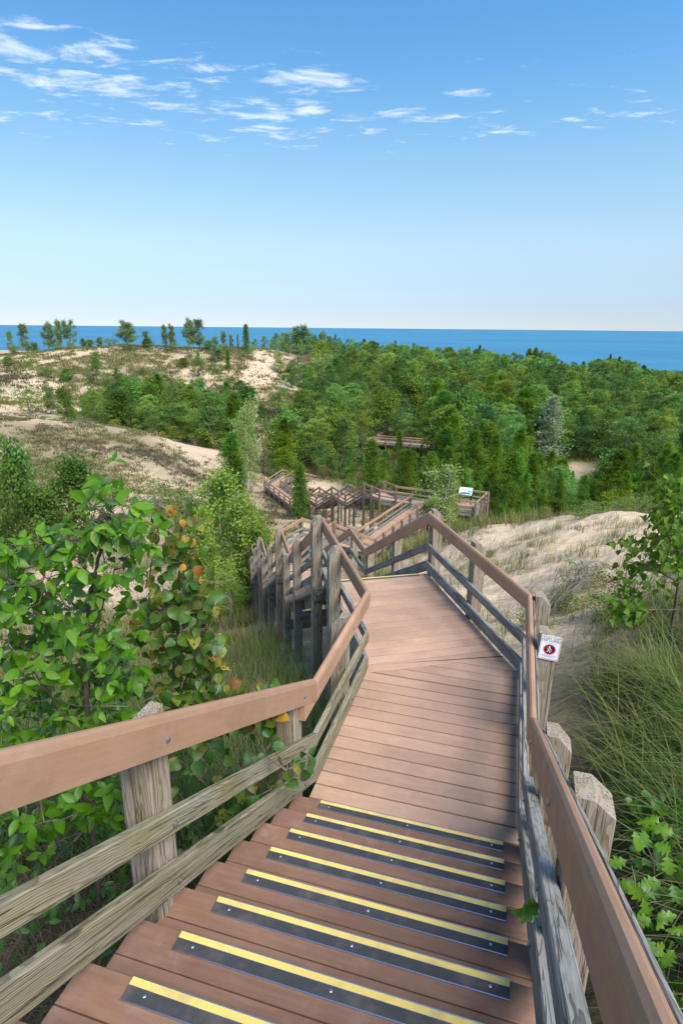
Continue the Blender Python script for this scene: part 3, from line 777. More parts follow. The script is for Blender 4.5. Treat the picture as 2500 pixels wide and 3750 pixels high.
# landing 1: planks of the first leg, the wedge, the second leg
nL = 5.0677
legA = [tn(-1.185, 3.0), tn(.29, 3.0), tn(.29, nL), tn(-1.185, nL)]
planks(ld1, legA, Z1, NA, nL - 14 * .1445, nL)
Bp = np.asarray(B0)
Rt = RIGHT[2][:2] + R2 * .02; FR = RIGHT[3][:2] + R2 * .02; FL = LEFT[3][:2] - R2 * .02
wedge = [Bp - R2 * .02, tn(-1.17, nL + .008), tn(.29, nL + .008), Rt]
hit = Bp + R2 * 1.5
wp = clip([np.asarray(q) for q in [tn(-1.2, nL + .009), tn(.29, nL + .009), tn(.29, 5.9), tn(-1.2, 5.9)]], Bp - D2 * .004, -D2)
planks(ld1, wp, Z1, NA, nL + .009, 6.0)
sB = Bp @ D2
planks(ld1, [Bp - R2 * .02, Bp + R2 * 1.60, Rt, FR, FL], Z1, D2, sB, FL @ D2, pw=.1412)
mid1 = (LEFT[3] + RIGHT[3])[:2] / 2
strip(ld1, mid1 - D2 * .006, D2, Z1 + .001, 1.22, True)
skirt(ld1, [LEFT[1], LEFT[2], LEFT[3]], Z1 - .003); skirt(ld1, [RIGHT[1], RIGHT[2], RIGHT[3]], Z1 - .003)
# lower flights and landings
def lower(par, i, n_, strips=True):
    a, b = LEFT[i], LEFT[i + 1]; mid = (LEFT[i] + RIGHT[i])[:2] / 2
    L = np.linalg.norm((b - a)[:2]); d = (b - a)[:2] / L; n_ = int(n_)
    flight(par, mid, d, a[2], n_, (a[2] - b[2]) / n_, L / n_, W, M_DECK, strips, False)
lower(st1, 3, 12); lower(st2, 5, 14); lower(st3, 7, 14); lower(st4, 10, 19, False)
def level(par, i, z=None):
    """planks of one level leg; start butted square to its own direction"""
    a, b, c, d_ = LEFT[i][:2], RIGHT[i][:2], RIGHT[i + 1][:2], LEFT[i + 1][:2]
    d = (LEFT[i + 1] - LEFT[i])[:2]; d /= np.linalg.norm(d)
    r_ = np.array([d[1], -d[0]])
    poly = [a - r_ * .01, b + r_ * .01, c + r_ * .01, d_ - r_ * .01]
    s0 = min(p @ d for p in poly); s1 = max(p @ d for p in poly)
    planks(par, poly, LEFT[i][2], d, s0, s1)
    skirt(par, [LEFT[i], LEFT[i + 1]], LEFT[i][2] - .003); skirt(par, [RIGHT[i], RIGHT[i + 1]], RIGHT[i][2] - .003)
for par, i in ((ld2, 4), (ld3, 6), (ld4, 8), (ld4, 9), (rmp, 11)): level(par, i)
for par, i in ((ld2, 5), (ld3, 7), (ld4, 10)):
    mid = (LEFT[i] + RIGHT[i])[:2] / 2; d = (LEFT[i] - LEFT[i - 1])[:2]; d /= np.linalg.norm(d)
    strip(par, mid - d * .006, d, LEFT[i][2] + .001, 1.22, False)
# cross beams bolted to the posts under the decks, their ends showing outside
def cross(par, i, f, dz=-.03, out=.17, nut=True):
    a = LEFT[i] + (LEFT[i + 1] - LEFT[i]) * f; b = RIGHT[i] + (RIGHT[i + 1] - RIGHT[i]) * f
    d = (LEFT[i + 1] - LEFT[i])[:2]; d /= np.linalg.norm(d); v = (b - a)[:2]; v /= np.linalg.norm(v)
    o = -d * .098
    beam(par, a[:2] - v * out + o, b[:2] + v * out + o, a[2] + dz, .05, .2)
    if nut:
        put_bolt(par, (*(a[:2] - v * .12 + o * 1.27), a[2] + dz - .1), (-d[0], -d[1], 0), NUT)
        put_bolt(par, (*(a[:2] - v * .12 - d * .072), a[2] + dz - .42), (-d[0], -d[1], 0), NUT)
for par, i, f, dz in ((ld1, 2, .5, -.03), (st1, 3, 0, -.03), (st1, 3, .55, -.33), (ld2, 4, 0, -.45), (st2, 5, 0, -.03), (st2, 5, .5, -.33), (ld3, 6, 0, -.45), (st3, 7, 0, -.03), (st3, 7, .5, -.33), (ld4, 8, 0, -.2), (ld4, 9, 0, -.23), (st4, 10, 0, -.2), (rmp, 11, .16, -.22), (rmp, 11, .48, -.22), (rmp, 11, .8, -.22)):
    cross(par, i, f, dz)

# ---- overlook and onward walk
ZP = -12.1
def pt(*a): return np.array([a[0], a[1], ZP])
ml, rb2, fl, srp, brp = pt(2.84, 41.83), pt(3.99, 42.92), pt(7.75, 39.5), pt(9.17, 38.9), pt(10.47, 41.45)
rl_end, rr_end = LEFT[12], RIGHT[12]
P0 = pt(1.77, 43.59); PR0 = pt(3.24, 44.36)
crossw = thing('boardwalk_landing', 'cross walk where the long walkway meets the overlook and the stairs to the woods', 'landing', (4.6, 41.5, ZP))
ovl = thing('observation_deck', 'railed overlook deck with bench and information panel at the end of the walkway', 'deck', (8.8, 40.3, ZP))
jog0, jog1 = pt(7.35, 41.2), pt(8.05, 42.65)
rail_run(lambda i: crossw, [P0, ml, rl_end], 1, posts=[(0, 0), (0, .5), (1, 0), (1, .5)], post_mat=M_POSTD, mid_mat=M_GREY, bolts=False)
rail_run(lambda i: crossw, [PR0, rb2, jog0], -1, posts=[(0, 0), (1, 0), (1, .35), (1, .7)], post_mat=M_POSTD, mid_mat=M_GREY, bolts=False)
rail_run(lambda i: ovl, [rr_end, fl, srp, brp, jog1, jog0], 1, posts=[(0, 0, .86), (1, 0), (1, .99), (2, .35), (2, .7), (3, 0), (3, .5), (4, 0)], post_mat=M_POSTD, mid_mat=M_GREY, bolts=False)
dC = (jog0 - rb2)[:2]; dC /= np.linalg.norm(dC)
p1 = [q[:2] for q in (ml, rl_end, rr_end, jog0, rb2)]
planks(crossw, p1, ZP, dC, min(q @ dC for q in p1), max(q @ dC for q in p1))
p2 = [q[:2] for q in (P0, ml, rb2, PR0)]; d2_ = (P0 - ml)[:2]; d2_ /= np.linalg.norm(d2_)
planks(crossw, p2, ZP, d2_, min(q @ d2_ for q in p2), max(q @ d2_ for q in p2))
p3 = [q[:2] for q in (rr_end, fl, srp, brp, jog1, jog0)]
planks(ovl, p3, ZP, dC, min(q @ dC for q in p3), max(q @ dC for q in p3))
skirt(crossw, [P0, ml, rl_end], ZP - .003); skirt(ovl, [rr_end, fl, srp, brp, jog1, jog0], ZP - .003); skirt(crossw, [PR0, rb2, jog0], ZP - .003)
H5 = -0.439; D5 = hvec(H5)
C5 = chain(P0, [('s', 0, 3.207), ('l', 0, 2.715), ('s', 0, 3.408), ('l', 0, 3.3), ('s', 0, 3.7), ('l', 0, 8.35)], D5)
E1 = C5[-1] + np.array([1.41, 5.55, 0]); E2 = E1 + np.array([3.3, 6.0, -2.2])
L5 = C5 + [E1, E2]; R5 = offset_poly(L5, 1.5)
names5 = [('wooden_staircase', 'staircase descending left from the overlook cross walk toward the woods', 'staircase'), ('boardwalk_landing', 'landing on stilts between the two stairs left of the overlook', 'landing'),
          ('wooden_staircase', 'second staircase on stilts left of the overlook, farther down', 'staircase'), ('boardwalk_landing', 'landing on stilts just right of the juniper beside the walk', 'landing'),
          ('wooden_staircase', 'staircase hidden behind the juniper beside the walk', 'staircase'), ('boardwalk_walkway', 'long low walkway left of the juniper running toward the pines', 'walkway'),
          ('boardwalk_landing', 'walkway leg turning right at the edge of the pines', 'landing'), ('wooden_staircase', 'far staircase going down to the right among the pines', 'staircase')]
own5 = [thing(n_, l_, c_, L5[i + 1]) for i, (n_, l_, c_) in enumerate(names5)]
rail_run(lambda i: own5[i], L5, -1, posts=[(0, 0), (0, .5), (1, 0), (1, .5), (2, 0), (2, .5), (3, 0), (3, .5), (4, 0), (4, .5), (5, 0), (5, .2), (5, .4), (5, .6), (5, .8), (6, 0), (6, .33), (6, .66), (7, 0), (7, .5)], post_mat=M_POSTD, mid_mat=M_GREY, bolts=False)
rail_run(lambda i: own5[i], R5, 1, posts=[(0, 0), (0, .5), (1, 0), (2, 0), (2, .5), (3, 0), (3, .5), (4, 0), (5, 0), (5, .33), (5, .66), (6, 0), (6, .4), (6, .75), (7, 0), (7, .5)], post_mat=M_POSTD, mid_mat=M_GREY, bolts=False)
for i in range(8):
    a, b = L5[i], L5[i + 1]; mid = (L5[i] + R5[i])[:2] / 2; Lh = np.linalg.norm((b - a)[:2]); d = (b - a)[:2] / Lh; r_ = np.array([d[1], -d[0]])
    if abs(b[2] - a[2]) > .2:
        n_ = max(3, round((a[2] - b[2]) / .152)); flight(own5[i], mid, d, a[2], n_, (a[2] - b[2]) / n_, Lh / n_, 1.5, M_DECK, False)
    else:
        poly = [q[:2] for q in (L5[i], R5[i], R5[i + 1], L5[i + 1])]
        planks(own5[i], poly, a[2], d, min(q @ d for q in poly), max(q @ d for q in poly))
        skirt(own5[i], [L5[i], L5[i + 1]], a[2] - .003); skirt(own5[i], [R5[i], R5[i + 1]], a[2] - .003)
        m0 = L5[i][:2]; 
        for f in (.1, .9):
            p = L5[i] + (L5[i + 1] - L5[i]) * f; q = R5[i] + (R5[i + 1] - R5[i]) * f; beam(own5[i], p[:2] - r_ * .15, q[:2] + r_ * .15, a[2] - .24)
# far walk seen between the pines
ZF = -17.5
f0, f1, f2, f3 = np.array([14.5, 90.6, ZF]), np.array([3.2, 95.0, ZF]), np.array([6.3, 103.5, ZF]), np.array([11., 109., ZF - .2])
farw = thing('boardwalk_walkway', 'farthest stretch of boardwalk glimpsed between the pines, turning a corner', 'walkway', (8, 93.5, ZF))
LF = [f0, f1, f2, f3]; RF = offset_poly(LF, 1.9)
rail_run(lambda i: farw, LF, -1, posts=[(0, k / 6) for k in range(6)] + [(1, 0), (1, .33), (1, .66), (2, 0), (2, .5)], post_mat=M_POSTD, bolts=False)
rail_run(lambda i: farw, RF, 1, posts=[(0, k / 6) for k in range(6)] + [(1, .3), (1, .66), (2, 0), (2, .5)], post_mat=M_POSTD, bolts=False)
for i in range(3):
    d = (LF[i + 1] - LF[i])[:2]; d /= np.linalg.norm(d); poly = [q[:2] for q in (LF[i], RF[i], RF[i + 1], LF[i + 1])]
    planks(farw, poly, ZF - .003 * i, d, min(q @ d for q in poly), max(q @ d for q in poly), pw=.29)
    skirt(farw, [LF[i], LF[i + 1]], ZF - .01); skirt(farw, [RF[i], RF[i + 1]], ZF - .01)
# ------------------------------------------------------------------ signs and bench
def text_mesh(body, size, align='CENTER'):
    cu = bpy.data.curves.new('lettering', 'FONT'); cu.body = body; cu.size = size; cu.align_x = align; cu.align_y = 'CENTER'; cu.resolution_u = 2
    o = bpy.data.objects.new('lettering', cu); COL.objects.link(o)
    dg = bpy.context.evaluated_depsgraph_get(); dg.update()
    me = bpy.data.meshes.new_from_object(o.evaluated_get(dg)); bpy.data.objects.remove(o); bpy.data.curves.remove(cu)
    return me
def lettering(parent, body, size, M, mat_, sx=1.0, name='lettering'):
    me = text_mesh(body, size); me.materials.clear(); me.materials.append(mat_)
    return put(name, me, parent, M @ Matrix.Diagonal((sx, 1, 1, 1)))
def disc(r0, r1, z, n=40, sy=1.0):
    V = [(r1 * math.cos(2 * math.pi * i / n), sy * r1 * math.sin(2 * math.pi * i / n), z) for i in range(n)]
    if r0 <= 0: return V, [tuple(range(n))]
    V += [(r0 * math.cos(2 * math.pi * i / n), sy * r0 * math.sin(2 * math.pi * i / n), z) for i in range(n)]
    return V, [(i, (i + 1) % n, n + (i + 1) % n, n + i) for i in range(n)]
def poly2(pts, z): return [(x, y, z) for x, y in pts], [tuple(range(len(pts)))]
# notice on the right-hand post
pn = tn(.342, LEFT[1][:2] @ NA + .52 * (RIGHT[2][:2] @ NA - RIGHT[1][:2] @ NA))
fd = -NA
sp_c = np.r_[pn + TA * .084 - NA * .076, Z1 + .905]
Ms = frame(sp_c, (TA[0], TA[1], 0), (0, 0, 1)) @ Matrix.Rotation(R(90), 4, 'X') @ Matrix.Rotation(R(-3.2), 4, 'Z') @ Matrix.Scale(.93, 4)
sg = thing('warning_sign', 'small white stay off the dunes notice with crossed out hiker on a post', 'sign', sp_c)
SW, SH = .082, .113
def rr(w_, h_, r, n=5):
    P = []
    for cx, cy, a0 in ((w_ - r, h_ - r, 0), (-w_ + r, h_ - r, 90), (-w_ + r, -h_ + r, 180), (w_ - r, -h_ + r, 270)):
        P += [(cx + r * math.cos(R(a0 + 90 * k / n)), cy + r * math.sin(R(a0 + 90 * k / n))) for k in range(n + 1)]
    return P
o_ = rr(SW, SH, .008); n_ = len(o_)
V = [(x, y, 0) for x, y in o_] + [(x, y, .003) for x, y in o_]
F = [tuple(range(n_))[::-1], tuple(range(n_, 2 * n_))] + [(i, (i + 1) % n_, n_ + (i + 1) % n_, n_ + i) for i in range(n_)]
add('plate', V, F, M_WHITE, sg, Ms, local=True)
a_, b_ = rr(SW - .004, SH - .004, .006), rr(SW - .007, SH - .007, .004)
add('border', [(x, y, .0036) for x, y in a_] + [(x, y, .0036) for x, y in b_], [(i, (i + 1) % n_, n_ + (i + 1) % n_, n_ + i) for i in range(n_)], M_RED, sg, Ms, local=True)
T = lambda x, y, z=.0038: Ms @ Matrix.Translation((x, y, z))
lettering(sg, 'STAY OFF', .029, T(0, .088), M_INK); lettering(sg, 'THE DUNES', .029, T(0, .067), M_INK)
lettering(sg, 'This is NOT a trail', .0125, T(0, .045), M_INKG)
V, F = disc(0, .044, 0); add('black_disc', V, F, M_INK, sg, T(0, -.012, .0036), local=True)
V, F = disc(.038, .048, 0); add('red_ring', V, F, M_RED, sg, T(0, -.012, .0048), local=True)
hik = [poly2([(-.003 + .0075 * math.cos(k), .0225 + .0075 * math.sin(k)) for k in np.linspace(0, 6.28, 14)[:-1]], 0),
       poly2([(-.009, .014), (.002, .014), (.005, .006), (.013, .003), (.013, .0), (.003, .001), (.001, -.006), (.006, -.016), (.007, -.030), (.002, -.030), (.001, -.018), (-.005, -.010), (-.011, -.020), (-.018, -.028), (-.021, -.025), (-.014, -.015), (-.010, -.004), (-.011, .006)], .0002),
       poly2([(-.019, .010), (-.012, .014), (-.011, .0), (-.018, .0)], .0001), poly2([(.013, .008), (.0155, .008), (.0155, -.026), (.013, -.026)], .0003)]
V, F = merge(hik); add('hiker_symbol', V, F, M_WHITE, sg, T(0, -.012, .0040), local=True)
V, F = box((-.042, -.0036, 0), (.042, .0036, .0004)); add('red_slash', V, F, M_RED, sg, T(0, -.012, .0046) @ Matrix.Rotation(R(-42), 4, 'Z'), local=True)
for i_, (y, wd) in enumerate(((-.070, .058), (-.077, .058), (-.084, .03), (-.099, .058))):
    V, F = box((-wd, y - .0012, 0), (wd, y + .0012, .0003)); add('small_print', V, F, M_INKG, sg, T(0, 0, .0036), local=True)
for y in (SH - .014, -SH + .014): put_bolt(sg, tuple((Ms @ Matrix.Translation((SW - .014, y, .003))).translation), (-NA[0], -NA[1], 0), None, .35)

# information panel on the overlook
ip = at(1069.5, 1125, 40.9)
pan = thing('information_panel', 'tilted white and blue information panel in dark frame at the overlook rail', 'sign', (ip[0], ip[1], ZP))
px_d = np.array([.93, -.36]); 
Mp = frame((ip[0], ip[1], ZP + 1.06), (px_d[0], px_d[1], 0)) @ Matrix.Rotation(R(42), 4, 'X')
pw_, ph_ = .455, .315
V, F = bevel_box((-pw_ - .05, -ph_ - .05, -.03), (pw_ + .05, ph_ + .05, 0.0), .008); add('frame', V, F, M_FRAME, pan, Mp, local=True)
V, F = box((-pw_, -ph_, .001), (pw_, ph_, .006)); pl = add('printed_sheet', V, F, M_WHITE, pan, Mp, local=True)
Tp = lambda x, y, z=.008: Mp @ Matrix.Translation((x, y, z))
lettering(pl, 'Dare', .23, Tp(-.25, .19), M_TEAL, 1.05)
V, F = poly2([(.10, -.10), (.42, -.12), (.43, .05), (.33, .07), (.24, .05), (.17, .09), (.11, .02)], .0075); add('lake_picture', V, F, M_BLUE, pl, Mp, local=True)
V, F = poly2([(.13, .09), (.20, .14), (.26, .11), (.34, .13), (.42, .10), (.41, .06), (.33, .075), (.24, .055), (.17, .095)], .0085); add('cloud_picture', V, F, M_INKG, pl, Mp, local=True)
V, F = poly2([(-.24, -.11), (.05, -.10), (.42, -.155), (.42, -.27), (-.24, -.27)], .0075); add('dark_picture', V, F, M_DKGRN, pl, Mp, local=True)
for x0, y0 in ((-.43, -.29), (-.35, -.20), (.34, .20)):
    V, F = box((x0, y0, .007), (x0 + .07, y0 + .07, .008)); add('small_picture', V, F, M_INK, pl, Mp, local=True)
for i_ in range(4):
    V, F = box((-.40, .07 - i_ * .035, .007), (.06 - .03 * (i_ % 2), .082 - i_ * .035, .0078)); add('text_line', V, F, M_INKG, pl, Mp, local=True)
for s_ in (-1, 1):
    q = np.array([ip[0], ip[1]]) + px_d * s_ * .40
    V, F = bevel_box((0, -.045, -.045), (1.02, .045, .045), .006)
    add('leg', V, F, M_FRAME, pan, frame((q[0], q[1], ZP), (0, 0, 1), (px_d[0], px_d[1], 0)), local=True)
# bench on the overlook
bc = on_z(1066, 1160, ZP + .42)
bd = (srp - fl)[:2]; bd /= np.linalg.norm(bd); bo = np.array([bd[1], -bd[0]])
bn = thing('bench', 'plain brown slatted bench on the overlook below the information panel', 'bench', (bc[0], bc[1], ZP))
Mb = frame((bc[0], bc[1], ZP), (bd[0], bd[1], 0))
for k in range(3):
    V, F = bevel_box((-.78, -.22 + k * .147, .40), (.78, -.08 + k * .147, .44), .006); add('seat_slat', V, F, M_DECK, bn, Mb, local=True)
V, F = bevel_box((-.78, -.255, .25), (.78, -.224, .44), .004); add('apron', V, F, M_RAIL, bn, Mb, local=True)
for x in (-.62, .62):
    V, F = bevel_box((x - .06, -.16, 0), (x + .06, .16, .398), .006); add('leg', V, F, M_BEAM, bn, Mb, local=True)
# blank cap on top of the left post at the stair foot
cp_ = tn(-1.165 - .048 - .068, 3.2)
# ------------------------------------------------------------------ trees
def rand_unit(rng, n):
    v = rng.normal(size=(n, 3)); return v / np.linalg.norm(v, axis=1, keepdims=True)
def blades(P, Dv, ln, wd, rng, kite=False):
    """flat little leaves or needle tufts: P base points, Dv directions; returns verts, faces"""
    n = len(P); s_ = np.cross(Dv, rand_unit(rng, n)); s_ /= np.linalg.norm(s_, axis=1, keepdims=True) + 1e-9
    ln = np.asarray(ln).reshape(-1, 1) * np.ones((n, 1)); wd = np.asarray(wd).reshape(-1, 1) * np.ones((n, 1))
    if kite:
        V = np.stack([P, P + Dv * ln * .5 + s_ * wd, P + Dv * ln, P + Dv * ln * .5 - s_ * wd], 1).reshape(-1, 3)
        F = np.arange(4 * n).reshape(n, 4)
    else:
        V = np.stack([P - s_ * wd * .5, P + s_ * wd * .5, P + Dv * ln], 1).reshape(-1, 3)
        F = np.arange(3 * n).reshape(n, 3)
    return V, F
def catV(parts):
    """merge (V, F) arrays; faces may be tri or quad"""
    V = np.concatenate([p[0] for p in parts]); F = []; o = 0
    for v, f in parts:
        F += (np.asarray(f) + o).tolist(); o += len(v)
    return V, F
def pine_crown(seed, H=8., rad=2.0, base=.10, nb=72, clump=5, tuft=9, needle=.26, wid=.075, round_=.55, lean=.35, gap=.12):
    rng = np.random.default_rng(seed); P, Dv = [], []
    for b in range(nb):
        f = (b + rng.random()) / nb; f = base + (1 - base) * f ** .9
        prof = ((1 - f) ** round_) * (.55 + .45 * min(1, (f - base) / .18 + .25))
        if rng.random() < gap: prof *= .55
        L = rad * prof * rng.uniform(.6, 1.25) + .12
        az = b * 2.399 + rng.normal() * .35
        up = lean * (.15 + 1.1 * f) + rng.normal() * .1
        d = np.array([math.cos(az), math.sin(az), math.tan(up)]); d /= np.linalg.norm(d)
        for c in range(clump):
            s_ = (.38 + .62 * (c + rng.random()) / clump) * L
            ctr = np.array([0, 0, f * H - .08 * H * (1 - f)]) + d * s_ + np.array([0, 0, .06 * s_ * s_ / max(L, .3)])
            r_ = (.14 + .16 * rng.random()) * min(1.0, L / .8 + .3)
            n = tuft
            q = ctr + rng.normal(size=(n, 3)) * r_ * np.array([1, 1, .75])
            dd = (q - ctr) * 1.4 + d * .32 + np.array([0, 0, .28]) + rng.normal(size=(n, 3)) * .12
            P.append(q); Dv.append(dd / (np.linalg.norm(dd, axis=1, keepdims=True) + 1e-9))
    # leader
    n = 50; q = np.stack([rng.normal(size=n) * .09, rng.normal(size=n) * .09, H * rng.uniform(.90, 1.0, n)], -1)
    dd = rng.normal(size=(n, 3)) * .5 + np.array([0, 0, .9]); P.append(q); Dv.append(dd / np.linalg.norm(dd, axis=1, keepdims=True))
    P = np.concatenate(P); Dv = np.concatenate(Dv)
    out = []
    for k in range(3):
        J = Dv + rng.normal(size=Dv.shape) * .45; J /= np.linalg.norm(J, axis=1, keepdims=True)
        out.append(blades(P, J, rng.uniform(.7, 1.25, len(P)) * needle, wid, rng))
    return catV(out)
def pad_pine(seed, H=8., rad=2.4, base=.16, pads=44, tufts=40, needle=.26, wid=.085, shape=.75, fill=.35):
    """older pine: rounded crown of separate foliage pads with gaps between"""
    rng = np.random.default_rng(seed); P, Dv = [], []
    for k in range(pads):
        f = base + (1 - base) * ((k + rng.random()) / pads) ** .92
        g_ = (f - base) / (1 - base); env = (1 - g_) ** shape * (.55 + .45 * min(1, g_ / .22)) * 1.1 + .06
        L = rad * env * (rng.uniform(.62, 1.08) if rng.random() > fill else rng.uniform(.15, .6))
        az = k * 2.399 + rng.normal() * .4
        ctr = np.array([math.cos(az) * L, math.sin(az) * L, f * H * .97 + .10 * L])
        pr = rng.uniform(.36, .74) * (1.0 if f < .8 else .6); n = int(tufts * rng.uniform(.7, 1.2))
        q = rng.normal(size=(n, 3)) * pr * np.array([.62, .62, .30]) + ctr
        dd = (q - ctr) / pr * .7 + np.array([math.cos(az) * .3, math.sin(az) * .3, .55]) + rng.normal(size=(n, 3)) * .25
        P.append(q); Dv.append(dd / (np.linalg.norm(dd, axis=1, keepdims=True) + 1e-9))
    P = np.concatenate(P); Dv = np.concatenate(Dv); out = []
    for k in range(3):
        J = Dv + rng.normal(size=Dv.shape) * .5; J /= np.linalg.norm(J, axis=1, keepdims=True)
        out.append(blades(P, J, rng.uniform(.7, 1.3, len(P)) * needle, wid, rng))
    return catV(out)
def trunk_mesh(H, r, seed, top=.92, bend=.02, forks=(), sides=6, dead=0):
    rng = np.random.default_rng(seed); n = 6
    pts = [(rng.normal() * bend * H * (i > 0), rng.normal() * bend * H * (i > 0), -.4 + (H * top + .4) * i / n) for i in range(n + 1)]
    parts = [tube(pts, [r * (1 - .85 * i / n) for i in range(n + 1)], sides)]
    for k in range(dead):
        z_ = rng.uniform(.12, .55) * H; a = rng.random() * 6.28; L = rng.uniform(.5, 1.5)
        parts.append(tube([(0, 0, z_), (math.cos(a) * L * .6, math.sin(a) * L * .6, z_ + .05), (math.cos(a) * L, math.sin(a) * L, z_ + rng.uniform(-.1, .35))], [.022, .014, .006], 4, False))
    return merge(parts)
def broad_tree(seed, H=6., rad=1.6, nl=3600, leaf=.11, trunks=2, base=.18, sparse=.0, clumps=60, spread=.27, narrow=1.0, drop=.2):
    """loose broadleaf: leaning stems, side branches, leaves in clumps at the branch ends"""
    rng = np.random.default_rng(seed); wood_, P = [], []
    per = max(1, clumps // trunks)
    for k in range(trunks):
        a = rng.random() * 6.28; tip = np.array([math.cos(a), math.sin(a), 0]) * rad * .45 * (trunks > 1) * rng.uniform(.4, 1); hh = H * rng.uniform(.82, 1.0) if k else H * .97
        ax = [np.array([0, 0, -.3])] + [tip * (t_ ** 1.5) + np.array([0, 0, hh * t_]) + rng.normal(size=3) * .03 * H * t_ * np.array([1, 1, .2]) for t_ in (.15, .35, .55, .75, .95)]
        wood_.append(tube(ax, [.016 * H, .014 * H, .011 * H, .008 * H, .005 * H, .002 * H], 6))
        for c in range(per):
            t_ = base + (1 - base) * rng.random() ** .85
            i = min(4, int(t_ * 5)); p0 = ax[i] + (ax[i + 1] - ax[i]) * (t_ * 5 - i)
            prof = math.sin(math.pi * min(1, .12 + .88 * t_) ** .8) * .8 + .25
            az = rng.random() * 6.28; L = rad * prof * rng.uniform(.35, 1.0) * narrow
            p1 = p0 + np.array([math.cos(az) * L, math.sin(az) * L, L * rng.uniform(.15, .8)])
            if rng.random() < .8: wood_.append(tube([p0, (p0 + p1) / 2 + np.array([0, 0, .05 * L]), p1], [.004 * H, .0028 * H, .001 * H], 4, False))
            n = max(4, int(nl / (per * trunks) * rng.uniform(.4, 1.6) * (1 - sparse * rng.random())))
            P.append(p1 + rng.normal(size=(n, 3)) * spread * np.array([1, 1, .85]) * rng.uniform(.7, 1.25) - (p1 - p0) * rng.random((n, 1)) * .45)
    P = np.concatenate(P)
    d = rng.normal(size=P.shape) * .8 + np.array([0, 0, -drop]); d /= np.linalg.norm(d, axis=1, keepdims=True)
    V, F = blades(P, d, rng.uniform(.75, 1.25, len(P)) * leaf, rng.uniform(.36, .5, len(P)) * leaf, rng, True)
    return (V, F), merge(wood_)
PROTO = {}
def proto(key, crown, trunk, cm, tm):
    PROTO[key] = (mesh_data('crown', crown[0], crown[1], cm), mesh_data('trunk', trunk[0], trunk[1], tm))
for i_ in range(6):
    proto(('pine', i_), pad_pine(20 + i_, 8, [2.3, 2.6, 2.1, 2.5, 2.2, 2.8][i_], [.12, .2, .08, .16, .22, .12][i_], [38, 44, 34, 40, 32, 44][i_], 84, .22, .058, [.55, .42, .75, .5, .62, .4][i_]), trunk_mesh(8, .11, i_, dead=16), M_PINE, M_BARK)
for i_ in range(4):
    proto(('dpine', i_), pad_pine(40 + i_, 8, [2.2, 1.9, 2.5, 2.1][i_], .10, [34, 30, 40, 36][i_], 80, .21, .056, [.7, .6, .5, .85][i_]), trunk_mesh(8, .11, 10 + i_, dead=16), M_PINED, M_BARK)
for i_ in range(5):     # bushy young pines, branches swept up
    proto(('young', i_), pine_crown(60 + i_, 8, [2.1, 2.5, 1.9, 2.3, 2.7][i_], .0, 50, 3, 42, .21, .055, [.9, .75, 1.0, .85, .7][i_], .55, .25), trunk_mesh(8, .09, 20 + i_), M_YOUNG, M_BARK)
for i_ in range(2):     # narrow junipers
    proto(('jun', i_), pine_crown(70 + i_, 6, [.95, .8][i_], .0, 90, 4, 14, .17, .06, [.45, .5][i_], .95, .03), trunk_mesh(6, .08, 30 + i_), M_JUN, M_BARK)
proto(('spruce', 0), pine_crown(80, 8, 1.9, .04, 60, 6, 8, .24, .07, .85, -.12, .25), trunk_mesh(8, .10, 33), M_SPR, M_TWIG)
for i_ in range(5):     # wind-shaped cottonwoods of the dune crest
    c_, t_ = broad_tree(90 + i_, 6, [1.5, 1.9, 1.2, 2.2, 1.4][i_], [4200, 5400, 3400, 5400, 3800][i_], .19, [2, 3, 1, 3, 2][i_], .15, .3, 46, .27, 1.0)
    proto(('cot', i_), c_, t_, M_COT, M_TWIG)
for i_ in range(2):
    c_, t_ = broad_tree(100 + i_, 6, 1.9, 5200, .15, 3, .12, .3, 60, .27); proto(('pale', i_), c_, t_, M_PALE, M_PALEB)
for i_ in range(3):
    c_, t_ = broad_tree(110 + i_, 6, 2.4, 5600, .18, 2, .1, .2, 70, .3); proto(('oak', i_), c_, t_, M_OAK, M_BARK)
for i_ in range(3):
    c_, t_ = broad_tree(120 + i_, 2, 1.3, 1500, .09, 4, .0, .2, 44, .16); proto(('bush', i_), c_, t_, M_BUSH, M_TWIG)
for i_ in range(2):
    c_, t_ = broad_tree(126 + i_, 2, 1.2, 1500, .085, 4, .0, .2, 44, .15); proto(('ybush', i_), c_, t_, M_YBUSH, M_TWIG)
NATH = {'pine': 8, 'dpine': 8, 'young': 8, 'jun': 6, 'spruce': 8, 'cot': 6, 'pale': 6, 'oak': 6, 'bush': 2, 'ybush': 2}
NAMES = {'pine': ('pine_tree', 'pine'), 'dpine': ('pine_tree', 'pine'), 'young': ('pine_tree', 'pine'), 'jun': ('juniper_tree', 'juniper'), 'spruce': ('spruce_tree', 'spruce'), 'cot': ('cottonwood_tree', 'tree'), 'pale': ('aspen_tree', 'tree'), 'oak': ('oak_tree', 'tree'), 'bush': ('dune_bush', 'bush'), 'ybush': ('dune_bush', 'bush')}
_rt = random.Random(5)
def tree(kind, x, y, h, label, group=None, wide=1.0, var=None, sink=.1):
    ks = [k for k in PROTO if k[0] == kind]; k = ks[var] if var is not None else _rt.choice(ks)
    z = tz(x, y) - sink; s_ = h / NATH[kind]; wx = s_ * wide * _rt.uniform(.9, 1.12)
    nm, cat_ = NAMES[kind]
    o = bpy.data.objects.new(nm, None)
    M = Matrix.Translation((x, y, z)) @ Matrix.Rotation(_rt.random() * 6.28, 4, 'Z') @ Matrix.Diagonal((wx, wx, s_, 1))
    link(o, None, M); tag(o, label, cat_, group)
    for part, me in zip(('crown', 'trunk'), PROTO[k]):
        c = bpy.data.objects.new(part, me); COL.objects.link(c); c.parent = o
    return o
